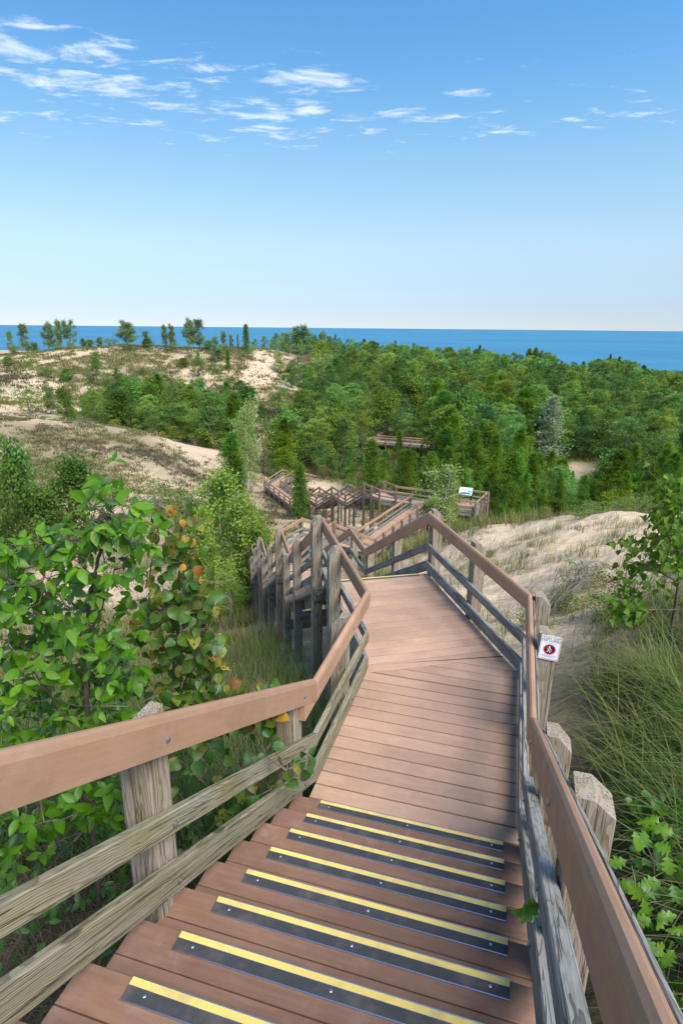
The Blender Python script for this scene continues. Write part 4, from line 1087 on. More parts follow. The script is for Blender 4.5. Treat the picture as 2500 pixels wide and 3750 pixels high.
def tree_px(kind, u, vtop, y, label, group=None, wide=1.0, var=None, hmin=.6):
    """stand a tree at distance y in the direction of photo column u, its top at photo row vtop"""
    p = at(u, vtop, y); h = max(hmin, p[2] - tz(p[0], p[1]) + .1)
    return tree(kind, p[0], p[1], h, label, group, wide, var)
CREST = 'cottonwoods along the crest of the far dune'
for u, v, y, kind, wd, lab in [
    (20, 757, 134, 'cot', .7, 'thin small cottonwood at the far left end of the dune crest'),
    (53, 740, 136, 'cot', 1.0, 'dense leaning cottonwood second from the left on the dune crest'),
    (104, 736, 140, 'cot', .75, 'tall narrow cottonwood in the left trio on the dune crest'),
    (128, 733, 141, 'cot', .7, 'middle cottonwood of the left trio on the dune crest'),
    (155, 735, 141, 'cot', .8, 'right cottonwood of the left trio on the dune crest'),
    (190, 776, 140, 'cot', 1.3, 'low cottonwood scrub right of the crest trio'),
    (226, 772, 139, 'cot', 1.0, 'small dark cottonwood left of the crest hump'),
    (285, 733, 137, 'cot', 1.35, 'broad light cottonwood on the sandy hump of the crest'),
    (332, 758, 137, 'cot', 1.0, 'small yellowish cottonwood beside the broad one on the crest hump'),
    (376, 744, 141, 'cot', .6, 'slim cottonwood left of the tallest crest tree'),
    (392, 741, 141, 'cot', .5, 'slim cottonwood just left of the tallest crest tree'),
    (430, 727, 141, 'cot', .85, 'tallest cottonwood on the dune crest'),
    (455, 729, 141, 'cot', .85, 'right half of the tall cottonwood pair on the dune crest'),
    (492, 770, 141, 'cot', .9, 'low cottonwood right of the tall pair on the crest'),
    (512, 760, 140, 'cot', .6, 'thin cottonwood near the right end of the crest'),
    (530, 765, 140, 'cot', .5, 'slender cottonwood left of the dark crest juniper'),
    (545, 767, 140, 'cot', .5, 'slender cottonwood touching the dark crest juniper')]:
    tree_px(kind, u, v, y, lab, CREST, wd)
tree_px('jun', 564, 748, 139, 'dark narrow juniper near the right end of the dune crest', None, .9)
for u, v, y, kind, wd, lab in [
    (453, 803, 117, 'dpine', .8, 'dark narrow pine standing alone on the far dune face'),
    (522, 803, 124, 'jun', .9, 'small dark conifer under the right end of the crest'),
    (497, 790, 128, 'cot', 1.2, 'grey green cottonwood on the upper face of the far dune'),
    (217, 806, 104, 'dpine', .8, 'tallest dark pine at the left of the valley grove'),
    (265, 842, 102, 'dpine', .9, 'second tall dark pine in the valley grove'),
    (60, 888, 92, 'bush', 1.0, 'brownish bush left of the valley pine grove'),
    (145, 885, 88, 'oak', .9, 'round green tree at the left edge of the valley grove'),
    (110, 880, 93, 'cot', .9, 'greyish tree at the far left of the valley grove'),
    (165, 935, 73, 'oak', .9, 'low bright green tree on the crest of the near dune'),
    (100, 965, 69, 'bush', 1.2, 'pale bush on the near dune crest left of the low bright tree'),
    (262, 962, 76, 'ybush', 1.4, 'yellow green bush on the near dune crest right of the low bright tree'),
    (372, 990, 79, 'ybush', .9, 'small yellow bush at the end of the near dune crest'),
    (530, 1000, 47, 'young', 1.15, 'bright full pine behind the yellow green aspens'),
    (562, 905, 66, 'pale', .55, 'spindly pale tree with bare lower trunk above the aspens'),
    (603, 925, 74, 'dpine', .75, 'narrow dark pine right of the spindly pale tree'),
    (652, 965, 73, 'young', 1.2, 'broad dark pine beside the far left walkway'),
    (688, 1072, 53.0, 'jun', 1.15, 'small juniper growing against the lower walkway'),
    (855, 1017, 60, 'jun', 1.3, 'tall column shaped juniper behind the overlook stairs'),
    (1012, 1068, 38.6, 'pale', .95, 'pale leaved aspen in front of the overlook rail'),
    (1040, 1085, 39.2, 'pale', .6, 'smaller pale aspen stem beside the overlook rail'),
    (1272, 912, 84, 'spruce', 1.25, 'silvery grey spruce among the green pines'),
    (1098, 1110, 47, 'young', .8, 'small bright pine just behind the information panel'),
    (918, 990, 87, 'young', .8, 'bushy pine hiding the middle of the far boardwalk'),
    (846, 1026, 84, 'young', .8, 'small pine below the corner of the far boardwalk'),
    (968, 1022, 84, 'young', .8, 'small pine below the right part of the far boardwalk'),
    (742, 815, 118, 'pale', .9, 'light slender aspen in the wood below the ridge'),
    (745, 905, 104, 'pale', .7, 'lower light aspen left of the far boardwalk'),
    (690, 748, 146, 'cot', 1.3, 'broad grey green cottonwood topping the wooded ridge'),
    (660, 762, 142, 'cot', 1.0, 'grey green cottonwood left of the ridge top'),
    (738, 757, 150, 'cot', .9, 'small cottonwood right of the ridge top'),
    (640, 800, 128, 'pale', 1.0, 'pale broadleaf tree above the sand path'),
    (668, 830, 120, 'cot', 1.2, 'grey leaved tree on the slope right of the sand path'),
    (700, 850, 116, 'cot', 1.2, 'light cottonwood low on the slope right of the sand path'),
    (140, 1045, 36, 'oak', 1.05, 'leafy oak behind the foreground shrub on the left'),
    (75, 1110, 33, 'oak', 1.0, 'lower oak left of the leafy oak behind the shrub'),
    (8, 1005, 31, 'oak', .6, 'dark oak cut off by the left edge of the picture'),
    (418, 1122, 44, 'bush', .9, 'small dark round bush on the open near dune'),
    (355, 1105, 47, 'bush', 1.1, 'sparse brown bush on the open near dune'),
    (1255, 1172, 22.5, 'ybush', .8, 'yellow green bush on the crest of the bare sand'),
    (1210, 1088, 47, 'young', .8, 'bright bushy pine in front of the tall front row'),
    (1290, 1088, 49, 'young', .8, 'small pine at the sandy gap in the wood'),
    (1345, 1095, 47, 'young', .9, 'low bushy pine below the sandy gap'),
    (1405, 1042, 56, 'oak', .9, 'round green oak right of the sandy gap'),
    (1440, 1085, 47, 'young', .9, 'low pine above the grass at the right'),
    (1160, 1115, 44.5, 'young', .8, 'low bright pine right of the overlook'),
    (1250, 1120, 45, 'young', .9, 'low bushy pine behind the sand crest'),
    (1480, 1110, 43, 'young', .7, 'small pine near the right edge behind the grass')]:
    tree_px(kind, u, v, y, lab, None, wd)
for i_, (u, v) in enumerate([(770, 766), (812, 786), (836, 779), (866, 786), (908, 784), (950, 790), (1030, 796), (1076, 799), (1102, 795), (1180, 806), (1216, 803), (1230, 801), (1244, 803), (1290, 830), (1340, 832), (1376, 822), (1402, 816), (1422, 822), (1445, 830), (1478, 841)]):
    tree_px('young' if i_ % 3 else 'dpine', u, v, 148 + (i_ * 7) % 9, 'pointed pine breaking the skyline of the wood, %s from left' % (['first', 'second', 'third', 'fourth', 'fifth', 'sixth', 'seventh', 'eighth', 'ninth', 'tenth', 'eleventh', 'twelfth', 'thirteenth', 'fourteenth', 'fifteenth', 'sixteenth', 'seventeenth', 'eighteenth', 'nineteenth', 'twentieth'][i_]), 'skyline pines', .55 + .1 * (i_ % 4))
fd = random.Random(9)
for k in range(26):      # scrub on the far dune: some at the feet of the crest trees, some down its face
    u = 15 + k * 22; y = fd.uniform(133, 141) if k % 2 else fd.uniform(112, 128)
    p = at(u + fd.uniform(-8, 8), 800, y)
    tree('bush' if k % 3 else 'oak', p[0], p[1], fd.uniform(1.2, 2.2) if k % 3 else fd.uniform(1.8, 2.8), 'low green scrub %s of the far dune, %s from left' % ('on the crest' if k % 2 else 'on the face', ['first', 'second', 'third', 'fourth', 'fifth', 'sixth', 'seventh', 'eighth', 'ninth', 'tenth', 'eleventh', 'twelfth', 'thirteenth'][k // 2]), 'scrub on the far dune', fd.uniform(1.2, 2.0))
# aspens between the dune and the stairs
for i_, (u, v, y, wd, hv) in enumerate([(495, 1068, 24.5, .95, 0), (575, 1115, 23.0, 1.0, 0), (455, 1160, 22.0, .9, 0), (525, 1290, 19.5, .9, 0)]):
    c_, t_ = broad_tree(140 + i_, 6, 1.8, 6800, .125, 2, .08, .25, 74, .21); PROTO[('aspen%d' % i_, 0)] = (mesh_data('crown', *c_, M_ASP), mesh_data('trunk', *t_, M_PALEB))
    NATH['aspen%d' % i_] = 6; NAMES['aspen%d' % i_] = ('aspen_tree', 'tree')
    tree_px('aspen%d' % i_, u, v, y, ['tall yellow green aspen left of the stair posts', 'bright yellow aspen leaning toward the stair posts', 'low left aspen of the yellow green clump', 'short aspen at the front of the clump by the posts'][i_], 'yellow green aspens beside the stairs', wd)
tree_px('jun', 585, 1225, 22.5, 'dark juniper tucked against the left of the stair posts', None, 1.5)

# the wood: pines filling the valley and the slope up to the shore
SKY_U = [560, 600, 640, 700, 760, 800, 850, 900, 950, 1000, 1080, 1150, 1215, 1240, 1265, 1285, 1330, 1400, 1440, 1480, 1568, 1700]
SKY_V = [830, 800, 778, 775, 782, 790, 782, 792, 796, 800, 801, 812, 818, 808, 818, 835, 836, 822, 830, 846, 855, 858]
fr = np.random.default_rng(11); spots = []
keep_out = [(L5[i], L5[i + 1], 2.6) for i in range(len(L5) - 1)] + [(LF[i], LF[i + 1], 2.2) for i in range(2)] + [(P0, ml, 3), (ml, rl_end, 4), (rr_end, brp, 4)]
def seg_dist(p, a, b):
    a = np.asarray(a)[:2]; b = np.asarray(b)[:2]; t_ = np.clip(((p - a) @ (b - a)) / ((b - a) @ (b - a)), 0, 1); return np.linalg.norm(p - a - (b - a) * t_)
grid = {}
for _ in range(80000):
    y = fr.uniform(50, 178); x = fr.uniform(-28, 1.02 * y + 8)
    if forest_density(np.array([x]), np.array([y]))[0] < fr.random() + .3: continue
    r_ = 3.2 if y < 66 else 3.1 if y < 120 else 3.5
    gx, gy = int(x // 3.4), int(y // 3.4); ok = True
    for a in (-1, 0, 1):
        for b in (-1, 0, 1):
            for q in grid.get((gx + a, gy + b), ()):
                if (q[0] - x) ** 2 + (q[1] - y) ** 2 < r_ * r_: ok = False
    if not ok: continue
    p = np.array([x, y])
    if any(seg_dist(p, a, b) < d_ for a, b, d_ in keep_out): continue
    u, v = project(np.array([x, y, -17.5]))
    if 1295 < u < 1400 and 70 < y < 87: continue
    if 1395 < u < 1500 and 52 < y < 60: continue
    if 805 < u < 1005 and 74 < y < 92 and fr.random() < .9: continue
    grid.setdefault((gx, gy), []).append((x, y)); spots.append((x, y))
# valley grove left of the sand path
for _ in range(4000):
    u = fr.uniform(185, 565); y = fr.uniform(84, 112)
    if y > 104 - .02 * abs(u - 380) + 4: continue
    p = at(u, 900, y); x = p[0]
    if u < 300 and y < 88: continue
    if all((q[0] - x) ** 2 + (q[1] - y) ** 2 > 2.9 ** 2 for q in spots): spots.append((x, y))
spots.sort(key=lambda q: math.hypot(*q))
LAB_ = {'pine': 'medium green pine standing in the dense wood', 'dpine': 'dark green pine standing in the dense wood', 'young': 'bright bushy young pine standing in the dense wood', 'oak': 'broadleaf oak standing among the pines of the wood'}
far_parts = []; n_ind = 0; wood_list = []
zz_ = terrain(np.array([q[0] for q in spots]), np.array([q[1] for q in spots]))
for (x, y), zg in zip(spots, zz_):
    u = project(np.array([x, y, zg + 7]))[0]
    if u < -120 or u > 2500: continue
    outside = u > 1625
    left_grove = u < 570
    h = fr.uniform(5.2, 10.2) if not left_grove else fr.uniform(4.8, 8.4)
    if y < 66: h = fr.uniform(4.2, 9.0)
    vs = np.interp(u, SKY_U, SKY_V) - 6 + fr.exponential(15)
    if left_grove: vs = np.interp(u, [185, 240, 300, 420, 560], [905, 868, 862, 848, 858]) + fr.exponential(14)
    if not left_grove and y < 90:       # nearer trees stay below what is seen behind them
        cap = np.interp(y, [50, 62, 75, 90], [1040, 975, 930, 900])
        if 795 < u < 1010 and y < 92: cap = 1032 + .4 * max(0, 62 - y)
        if 1295 < u < 1400 and y < 75: cap = 1085
        if 1222 < u < 1328 and y < 86: cap = 1035
        if u < 800: cap = max(cap, 1000 if y < 78 else 940)
        vs = max(vs, cap + fr.uniform(0, 20))
    ztop = at(u, vs, y)[2]
    if not left_grove and y > 118: h = max(4.5, min(11.0, ztop - zg))
    else: h = max(2.2, min(h, ztop - zg))
    r_ = fr.random()
    kind = 'young' if y < 68 and r_ < .8 else ('oak' if r_ < (.12 if not left_grove else .3) else 'dpine' if r_ < (.28 if u < 1250 else .55) else 'young' if r_ < (.52 if not left_grove else .62) else 'pine')
    n_ind += not outside
    if n_ind <= 270 and not outside:
        grp = 'grove behind the near dune' if left_grove else 'trees of the dense wood'
        o_t = tree(kind, x, y, h, 'x', grp, fr.uniform(.8, 1.4) * (1.25 if left_grove and kind != 'oak' else 1.0))
        wood_list.append((left_grove, y, u, kind, o_t))
    else:
        far_parts.append((kind if kind != 'oak' else 'pine', x, y, zg, h))
# name each tree of the wood by its row and its place in that row
ORD = ['first', 'second', 'third', 'fourth', 'fifth', 'sixth', 'seventh', 'eighth', 'ninth', 'tenth', 'eleventh', 'twelfth']
TENS = {20: 'twent', 30: 'thirt', 40: 'fort'}
def ordinal(n):
    if n <= 12: return ORD[n - 1]
    if n < 20: return ['thirteenth', 'fourteenth', 'fifteenth', 'sixteenth', 'seventeenth', 'eighteenth', 'nineteenth'][n - 13]
    t_, u_ = n // 10 * 10, n % 10
    return TENS[t_] + ('ieth' if u_ == 0 else 'y-' + ORD[u_ - 1])
ADJ = {'pine': 'medium green rounded pine', 'dpine': 'dark green pine', 'young': 'bright green pointed pine', 'oak': 'broadleaf oak'}
for grove in (False, True):
    L_ = sorted([q for q in wood_list if q[0] == grove], key=lambda q: q[1])
    nrow = 4 if grove else 12; per = math.ceil(len(L_) / nrow)
    for r_i in range(nrow):
        row = sorted(L_[r_i * per:(r_i + 1) * per], key=lambda q: q[2])
        for k, q in enumerate(row):
            q[4]['label'] = '%s, %s from left, %s row of the %s' % (ADJ[q[3]], ordinal(k + 1), 'front' if r_i == 0 else ORD[r_i], 'valley grove' if grove else 'dense wood')
# the rest of the wood, too many and too far to count: one mass
lowres = {}
for k in ('pine', 'dpine', 'young'):
    for j in range(3):
        lowres[(k, j)] = pad_pine(200 + j + 10 * ('pine', 'dpine', 'young').index(k), 8, 2.4, .12, 32, 36, .30, .095, [.6, .5, .75][j])
VV, FF, o_ = {0: [], 1: []}, {0: [], 1: []}, {0: 0, 1: 0}
for kind, x, y, zg, h in far_parts:
    V, F = lowres[(kind, int(fr.integers(3)))]; m_ = 1 if kind == 'dpine' else 0
    a = fr.random() * 6.28; s_ = h / 8; c, s2 = math.cos(a), math.sin(a); ws = s_ * fr.uniform(.75, 1.3)
    Q = np.stack([(V[:, 0] * c - V[:, 1] * s2) * ws + x, (V[:, 0] * s2 + V[:, 1] * c) * ws + y, V[:, 2] * s_ + zg - .1], -1)
    VV[m_].append(Q); FF[m_].append(np.asarray(F) + o_[m_]); o_[m_] += len(V)
for m_, mm in ((0, M_PINE), (1, M_PINED)):
    if VV[m_]:
        f_ = add('pine_forest', np.concatenate(VV[m_]), np.concatenate(FF[m_]), mm); tag(f_, ['far mass of green pines between the near wood and the lake', 'far mass of dark pines scattered through the wood by the lake'][m_], 'forest', None, 'stuff')
print('TREES', n_ind, 'far', len(far_parts))

# ------------------------------------------------------------------ grasses
def grass(P, h, nb, wid, rng, segs=2, spread=.08, droop=.6, lean=None, tilt=.35):
    """tufts at P (n,3) of height h (n): nb curved blades each"""
    n = len(P); N = n * nb
    B = np.repeat(P, nb, 0) + np.concatenate([rng.normal(size=(N, 2)) * spread, np.zeros((N, 1))], 1)
    H = np.repeat(h, nb) * rng.uniform(.55, 1.15, N)
    az = rng.random(N) * 6.283; d = np.stack([np.cos(az), np.sin(az)], -1) * rng.uniform(.3, 1.0, (N, 1)) * tilt * 2
    if lean is not None: d = d + np.asarray(lean)
    s_ = np.stack([-d[:, 1], d[:, 0]], -1); s_ /= np.linalg.norm(s_, axis=1, keepdims=True) + 1e-6
    dr = droop * rng.uniform(.4, 1.4, N)
    V = np.zeros((N, 2 * segs + 1, 3)); 
    for k in range(segs + 1):
        t_ = k / segs
        q = np.zeros((N, 3)); q[:, :2] = B[:, :2] + d * (H * (t_ * .55 + dr * t_ * t_))[:, None]
        q[:, 2] = B[:, 2] + H * (t_ - .45 * dr * t_ ** 2.2) - .03 * (1 - t_)
        w_ = wid * (1 - t_ * .75) * .5
        if k < segs:
            V[:, 2 * k] = q - np.c_[s_ * w_, np.zeros(N)]; V[:, 2 * k + 1] = q + np.c_[s_ * w_, np.zeros(N)]
        else: V[:, 2 * k] = q
    base = (np.arange(N) * (2 * segs + 1))[:, None]
    F = []
    for k in range(segs - 1): F.append(base + np.array([2 * k, 2 * k + 1, 2 * k + 3, 2 * k + 2]))
    T3 = base + np.array([2 * segs - 2, 2 * segs - 1, 2 * segs])
    Fl = (np.concatenate(F).tolist() if F else []) + T3.tolist()
    return V.reshape(-1, 3), Fl
gr = np.random.default_rng(21)
def clear_of_walk(x, y, w_=.95):
    ok = np.ones(len(x), bool); Q = np.stack([x, y], -1)
    for poly, wd in ((LEFT, W), (L5, 1.5), (LF, 1.9)):
        c = [(np.asarray(a) + np.asarray(b)) / 2 for a, b in zip(poly, offset_poly(poly, wd))]
        for a, b in zip(c[:-1], c[1:]):
            a, b = a[:2], b[:2]; ab = b - a; t_ = np.clip(((Q - a) @ ab) / (ab @ ab), 0, 1)
            ok &= np.linalg.norm(Q - a - t_[:, None] * ab, axis=1) > w_
    ok &= ~((x > 2.2) & (x < 11.) & (y > 38.6) & (y < 43.2))
    return ok
def scatter(n, y0, y1, xl, xr, dens):
    y = y0 * np.power(y1 / y0, gr.random(n)); x = xl(y) + (xr(y) - xl(y)) * gr.random(n)
    k = (gr.random(n) < dens(x, y)) & clear_of_walk(x, y)
    x, y = x[k], y[k]; return np.stack([x, y, terrain(x, y)], -1)
wl = lambda y: -.85 * y - 2.5; wr = lambda y: .66 * y + 3
def dune_d(x, y):
    c = cover_fn(x, y); n_ = fbm(x * .55 + 9, y * .55 + 3, 3)
    return clamp01((c - .1) * 1.5) * clamp01((n_ - .36) * 5) * (1 - .97 * forest_density(x, y) * sstep(50, 56, y))
def put_stuff(name, label, V, F, m, cat='grass'):
    o = add(name, V, F, m); tag(o, label, cat, None, 'stuff'); return o
# far dunes
def dune_pair(P, sz, la, lb, thr, nb=8, spr=.26, w_=.12):
    sel = fbm(P[:, 0] * .08 + 3, P[:, 1] * .08 + 8, 3) + gr.normal(size=len(P)) * .06
    green = sel > thr; h = gr.uniform(.6, 1.3, len(P)) * sz
    V, F = grass(P[green], h[green], nb, w_, gr, 1, spr, .3); put_stuff('dune_grass', la, V, F, M_GRASS)
    V, F = grass(P[~green], h[~green] * .85, nb, w_ * 1.1, gr, 1, spr, .3); put_stuff('dune_scrub', lb, V, F, M_SCRUB, 'scrub')
P = scatter(34000, 95, 150, wl, lambda y: -.05 * y, lambda x, y: clamp01(dune_d(x, y) * 1.9 + .16 * (fbm(x * .3, y * .3) > .5)) * sstep(152, 146, y))
dune_pair(P, .5, 'olive grass tufts over the face and crest of the far dune', 'brown dry scrub over the face of the far dune', .44, 8, .34, .17)
P = scatter(38000, 42, 95, wl, lambda y: np.where(y < 60, 14, -.05 * y) + 0 * y, lambda x, y: dune_d(x, y))
dune_pair(P, .30, 'olive grass tufts over the face of the near dune', 'brown dry scrub over the face of the near dune', .60, 10, .24, .085)
# around the stairs and the near slope
P = scatter(9000, 11, 46, lambda y: -.62 * y - 2, lambda y: np.where(y < 30, 2.0 + 0 * y, 6 + 0 * y), lambda x, y: clamp01(dune_d(x, y) * 1.3 + .12))
V, F = grass(P, gr.uniform(.25, .62, len(P)), 9, .028, gr, 2, .13, .5)
put_stuff('dune_grass', 'loose green and straw grass on the slope left of the stairs', V, F, M_GRASS)
P = scatter(3600, 11, 46, lambda y: -.62 * y - 2, lambda y: np.where(y < 30, .8 + 0 * y, 6 + 0 * y), lambda x, y: clamp01(dune_d(x + 31, y) * 1.2))
V, F = grass(P, gr.uniform(.18, .45, len(P)), 9, .035, gr, 1, .16, .4)
put_stuff('dry_grass', 'dead brown grass on the slope left of the stairs', V, F, M_DEAD)
P = scatter(3000, 3.2, 11, lambda y: -.62 * y - 1.5, lambda y: -.25 * y * 0 + np.interp(y, [3, 5.2, 8, 11], [-.35, .15, -.4, -1.2]), lambda x, y: .8 + 0 * x)
V, F = grass(P, gr.uniform(.3, .9, len(P)), 8, .009, gr, 3, .10, .6)
put_stuff('dune_grass', 'tall thin grass at the foot of the tall stair posts', V, F, M_LUSH)
P = scatter(2200, 3.2, 11, lambda y: -.62 * y - 1.5, lambda y: np.interp(y, [3, 5.2, 8, 11], [-.35, .6, .9, -.2]), lambda x, y: .8 + 0 * x)
V, F = grass(P, gr.uniform(.12, .35, len(P)), 9, .012, gr, 2, .12, .9); put_stuff('dead_grass', 'brown dead grass below the tall stair posts', V, F, M_DEAD)
# open sand on the right: a few tufts
def bowl(x, y):
    n_ = fbm(x * .45, y * .45 + 50, 3)
    return sstep(.47, .62, n_) * .95 + .05
P = scatter(1500, 8, 27, lambda y: 1.9 + .0 * y, lambda y: .62 * y + 1, bowl)
V, F = grass(P, gr.uniform(.2, .55, len(P)), 14, .013, gr, 2, .10, .45)
put_stuff('dune_grass', 'scattered grass tufts on the open sand right of the landing', V, F, M_GRASS)
# grass in front of the overlook and on the sand crest
P = scatter(5200, 21, 39, lambda y: 2.2 + .0 * y, lambda y: .62 * y + 2, lambda x, y: clamp01(sstep(20, 26, y - .15 * x) * .9))
V, F = grass(P, gr.uniform(.4, .95, len(P)), 9, .035, gr, 2, .16, .4)
put_stuff('dune_grass', 'tall pale grass growing behind the sand crest and before the overlook', V, F, M_GRASS)
# lush marram bank beside the stairs on the right
def bank(x, y): return sstep(.50, .70, x - np.interp(y, [1, 2, 3.3, 5.4, 9], [1.25, 1.3, 1.45, 2.15, 3.6])) * sstep(8.6, 6.2, y - .25 * x) * clamp01((fbm(x * 1.3 + 3, y * 1.3, 3) - .36) * 5)
P = scatter(2400, 1.0, 9.5, lambda y: .6 + .0 * y, lambda y: .72 * y + 1.8, bank)
V, F = grass(P, gr.uniform(.45, 1.0, len(P)), 20, .0098, gr, 6, .05, 1.1, lean=(.02, -.10), tilt=.42)
put_stuff('marram_grass', 'long arching marram grass on the bank right of the stairs', V, F, M_LUSH)
P = scatter(2600, 1.0, 10.5, lambda y: .5 + .0 * y, lambda y: .72 * y + 1.8, lambda x, y: sstep(.42, .6, x - np.interp(y, [1, 2, 3.3, 5.4, 9], [1.25, 1.3, 1.45, 2.15, 3.6])) * sstep(8.9, 6.6, y - .25 * x))
V, F = grass(P, gr.uniform(.18, .42, len(P)), 11, .009, gr, 3, .10, 1.3, lean=(.0, -.1), tilt=.5)
put_stuff('dead_grass', 'matted dead grass under the marram on the right bank', V, F, M_DEAD)
# litter under the left rails
P = scatter(1500, .8, 4.0, lambda y: -1.1 * y - 2.2, lambda y: -.35 * y * 0 + np.interp(y, [.8, 2, 3.4, 4], [-1.25, -.95, -.55, -.4]), lambda x, y: .9 + 0 * x)
V, F = grass(P, gr.uniform(.12, .35, len(P)), 8, .006, gr, 3, .10, 1.4, tilt=.7)
put_stuff('dead_grass', 'dead grass and twig litter below the left handrail', V, F, M_DEAD)
# floor of the wood: low green growth hiding the trunks' feet
P = scatter(9000, 46, 96, lambda y: -6 - .02 * y, wr, lambda x, y: .75 * forest_density(x, y) * (1 - PATCH(x, y)))
V, F = grass(P, gr.uniform(.4, 1.0, len(P)), 7, .12, gr, 1, .3, .4); put_stuff('undergrowth', 'low green undergrowth on the floor of the pine wood', V, F, M_BUSH, 'undergrowth')

# ------------------------------------------------------------------ dead brush on the sand
br = np.random.default_rng(33); bb = at(1310, 1375, 9.6)
brush = thing('dead_brush', 'tangle of grey dead branches arching over the sand right of the landing', 'brush', (bb[0], bb[1], tz(bb[0], bb[1])))
for k in range(26):
    a = at(1215 + br.uniform(0, 90), 1405 - br.uniform(0, 10), 9.4 + br.uniform(-.4, .5)); b = at(1330 + br.uniform(0, 110), 1385 + br.uniform(-10, 10), 9.9 + br.uniform(-.4, .6))
    a[2] = tz(a[0], a[1]); b[2] = tz(b[0], b[1]); hgt = br.uniform(.15, .75)
    pts = [a + (b - a) * t_ + np.array([br.normal() * .05, br.normal() * .05, hgt * 4 * t_ * (1 - t_) * br.uniform(.85, 1.1)]) for t_ in np.linspace(0, 1, 8)]
    V, F = tube(pts, [.011, .010, .009, .008, .007, .005, .004, .002], 5); add('branch', V, F, M_TWIG, brush, WM[brush.name])

for i_, (u, v, y, h, kind, lab) in enumerate([(1335, 1330, 10.6, .6, 'bush', 'thin grey green shrub behind the dead branches on the sand'), (1290, 1372, 9.3, .5, 'bush', 'low grassy shrub at the foot of the dead branches'), (1240, 1410, 8.6, .42, 'bush', 'small shrub beside the landing rail on the sand'),
      (1350, 1208, 20.5, .7, 'bush', 'dark low scrub on the sand crest left of the cottonwood'), (1420, 1195, 21.5, .8, 'bush', 'dry scrub on the sand crest beside the cottonwood'), (1120, 1215, 17.5, .35, 'bush', 'low plant on the sand near the landing corner post'), (1400, 1450, 8.2, .5, 'bush', 'small shrub on the sand below the cottonwood'), (1470, 1185, 23, .9, 'bush', 'scrubby bush on the sand crest behind the cottonwood')]):
    p = at(u, v, y); tree(kind, p[0], p[1], h, lab, None, 1.6)
# ------------------------------------------------------------------ foreground plants
def leaf_mesh(name, rows, m, fold=.25, curl=.25, twist=0.0, wave=0.0, seed=0):
    """leaf of unit length along +y; rows: (y, half width)"""
    rng = random.Random(seed); V = []
    for i, (y, w_) in enumerate(rows):
        zc = -curl * y * y
        a = twist * y; wv = wave * math.sin(i * 2.3 + seed)
        for s_ in (-1, 0, 1):
            x = s_ * w_; z = zc + fold * abs(x) + (wv * abs(s_)) + rng.uniform(-.008, .008)
            V.append((x * math.cos(a) - (z - zc) * math.sin(a) * 0, y, z + x * math.sin(a)))
    F = []
    for i in range(len(rows) - 1):
        for k in (0, 1): F.append((3 * i + k, 3 * i + k + 1, 3 * i + 4 + k, 3 * i + 3 + k))
    me = mesh_data(name, V, F, m, True); return me
OV = [(0, .01), (.1, .12), (.25, .215), (.42, .255), (.6, .235), (.78, .155), (.9, .075), (1.0, .005)]
HEART = [(-.07, .20), (.0, .33), (.12, .42), (.3, .455), (.5, .40), (.68, .29), (.84, .15), (1.0, .01)]
DELT = [(-.02, .14), (.03, .40), (.14, .455), (.3, .41), (.5, .30), (.7, .18), (.87, .08), (1.0, .005)]
LOBE = [(0, .02), (.1, .06), (.2, .22), (.27, .27), (.33, .12), (.43, .33), (.52, .40), (.60, .17), (.70, .33), (.78, .34), (.84, .14), (.93, .16), (1.0, .02)]
G1 = leafy('hoptree_leaf', [(.055, .165, .008), (.10, .25, .012), (.16, .33, .018), (.04, .125, .012), (.23, .40, .035), (.035, .12, .03)], .42, .4, True, False, .32)
G2 = leafy('vine_leaf', [(.07, .145, .018), (.12, .20, .022), (.19, .25, .03), (.28, .29, .035), (.09, .15, .03)], .4, .42, True, False, .45, (.20, .075, .02))
G3 = leafy('turning_leaf', [(.40, .32, .03), (.44, .26, .03), (.32, .32, .035), (.34, .12, .03), (.36, .34, .04)], .4, .5, True, False, .4, (.12, .05, .02))
G4 = leafy('cottonwood_leaf', [(.055, .14, .012), (.08, .19, .016), (.12, .24, .02), (.18, .30, .028), (.045, .115, .014)], .42, .5, True, False, .2)
G5 = leafy('oak_leaf', [(.07, .18, .02), (.12, .26, .025), (.17, .32, .03)], .45, .4, True, False, .45)
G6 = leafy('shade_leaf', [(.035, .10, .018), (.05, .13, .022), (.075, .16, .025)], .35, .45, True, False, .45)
def leaf_set(rows, m, tag_, n=8):
    return [leaf_mesh('leaf', rows, m, random.uniform(.1, .7), random.uniform(-.1, .75), random.uniform(-.8, .8), random.uniform(0, .05), 5 * k + hash(tag_) % 7 * 0 + k) for k in range(n)]
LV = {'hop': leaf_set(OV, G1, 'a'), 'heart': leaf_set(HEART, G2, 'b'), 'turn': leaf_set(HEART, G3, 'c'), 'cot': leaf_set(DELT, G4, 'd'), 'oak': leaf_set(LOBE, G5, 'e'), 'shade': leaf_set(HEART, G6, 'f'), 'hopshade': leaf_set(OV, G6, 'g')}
nr_ = random.Random(77)
def leaf_at(parent, kind, p, d, nrm, size):
    y = Vector(d).normalized(); z = Vector(nrm); x = y.cross(z)
    if x.length < 1e-3: x = y.orthogonal()
    x.normalize(); z = x.cross(y)
    M = Matrix([[x[0], y[0], z[0], p[0]], [x[1], y[1], z[1], p[1]], [x[2], y[2], z[2], p[2]], [0, 0, 0, 1]]) @ Matrix.Diagonal((size * nr_.uniform(.88, 1.1), size, size, 1))
    return put('leaf', nr_.choice(LV[kind]), parent, M)
def g3(s_=1.0): return Vector((nr_.gauss(0, s_), nr_.gauss(0, s_), nr_.gauss(0, s_)))
TOCAM = Vector((.15, -.55, .8))
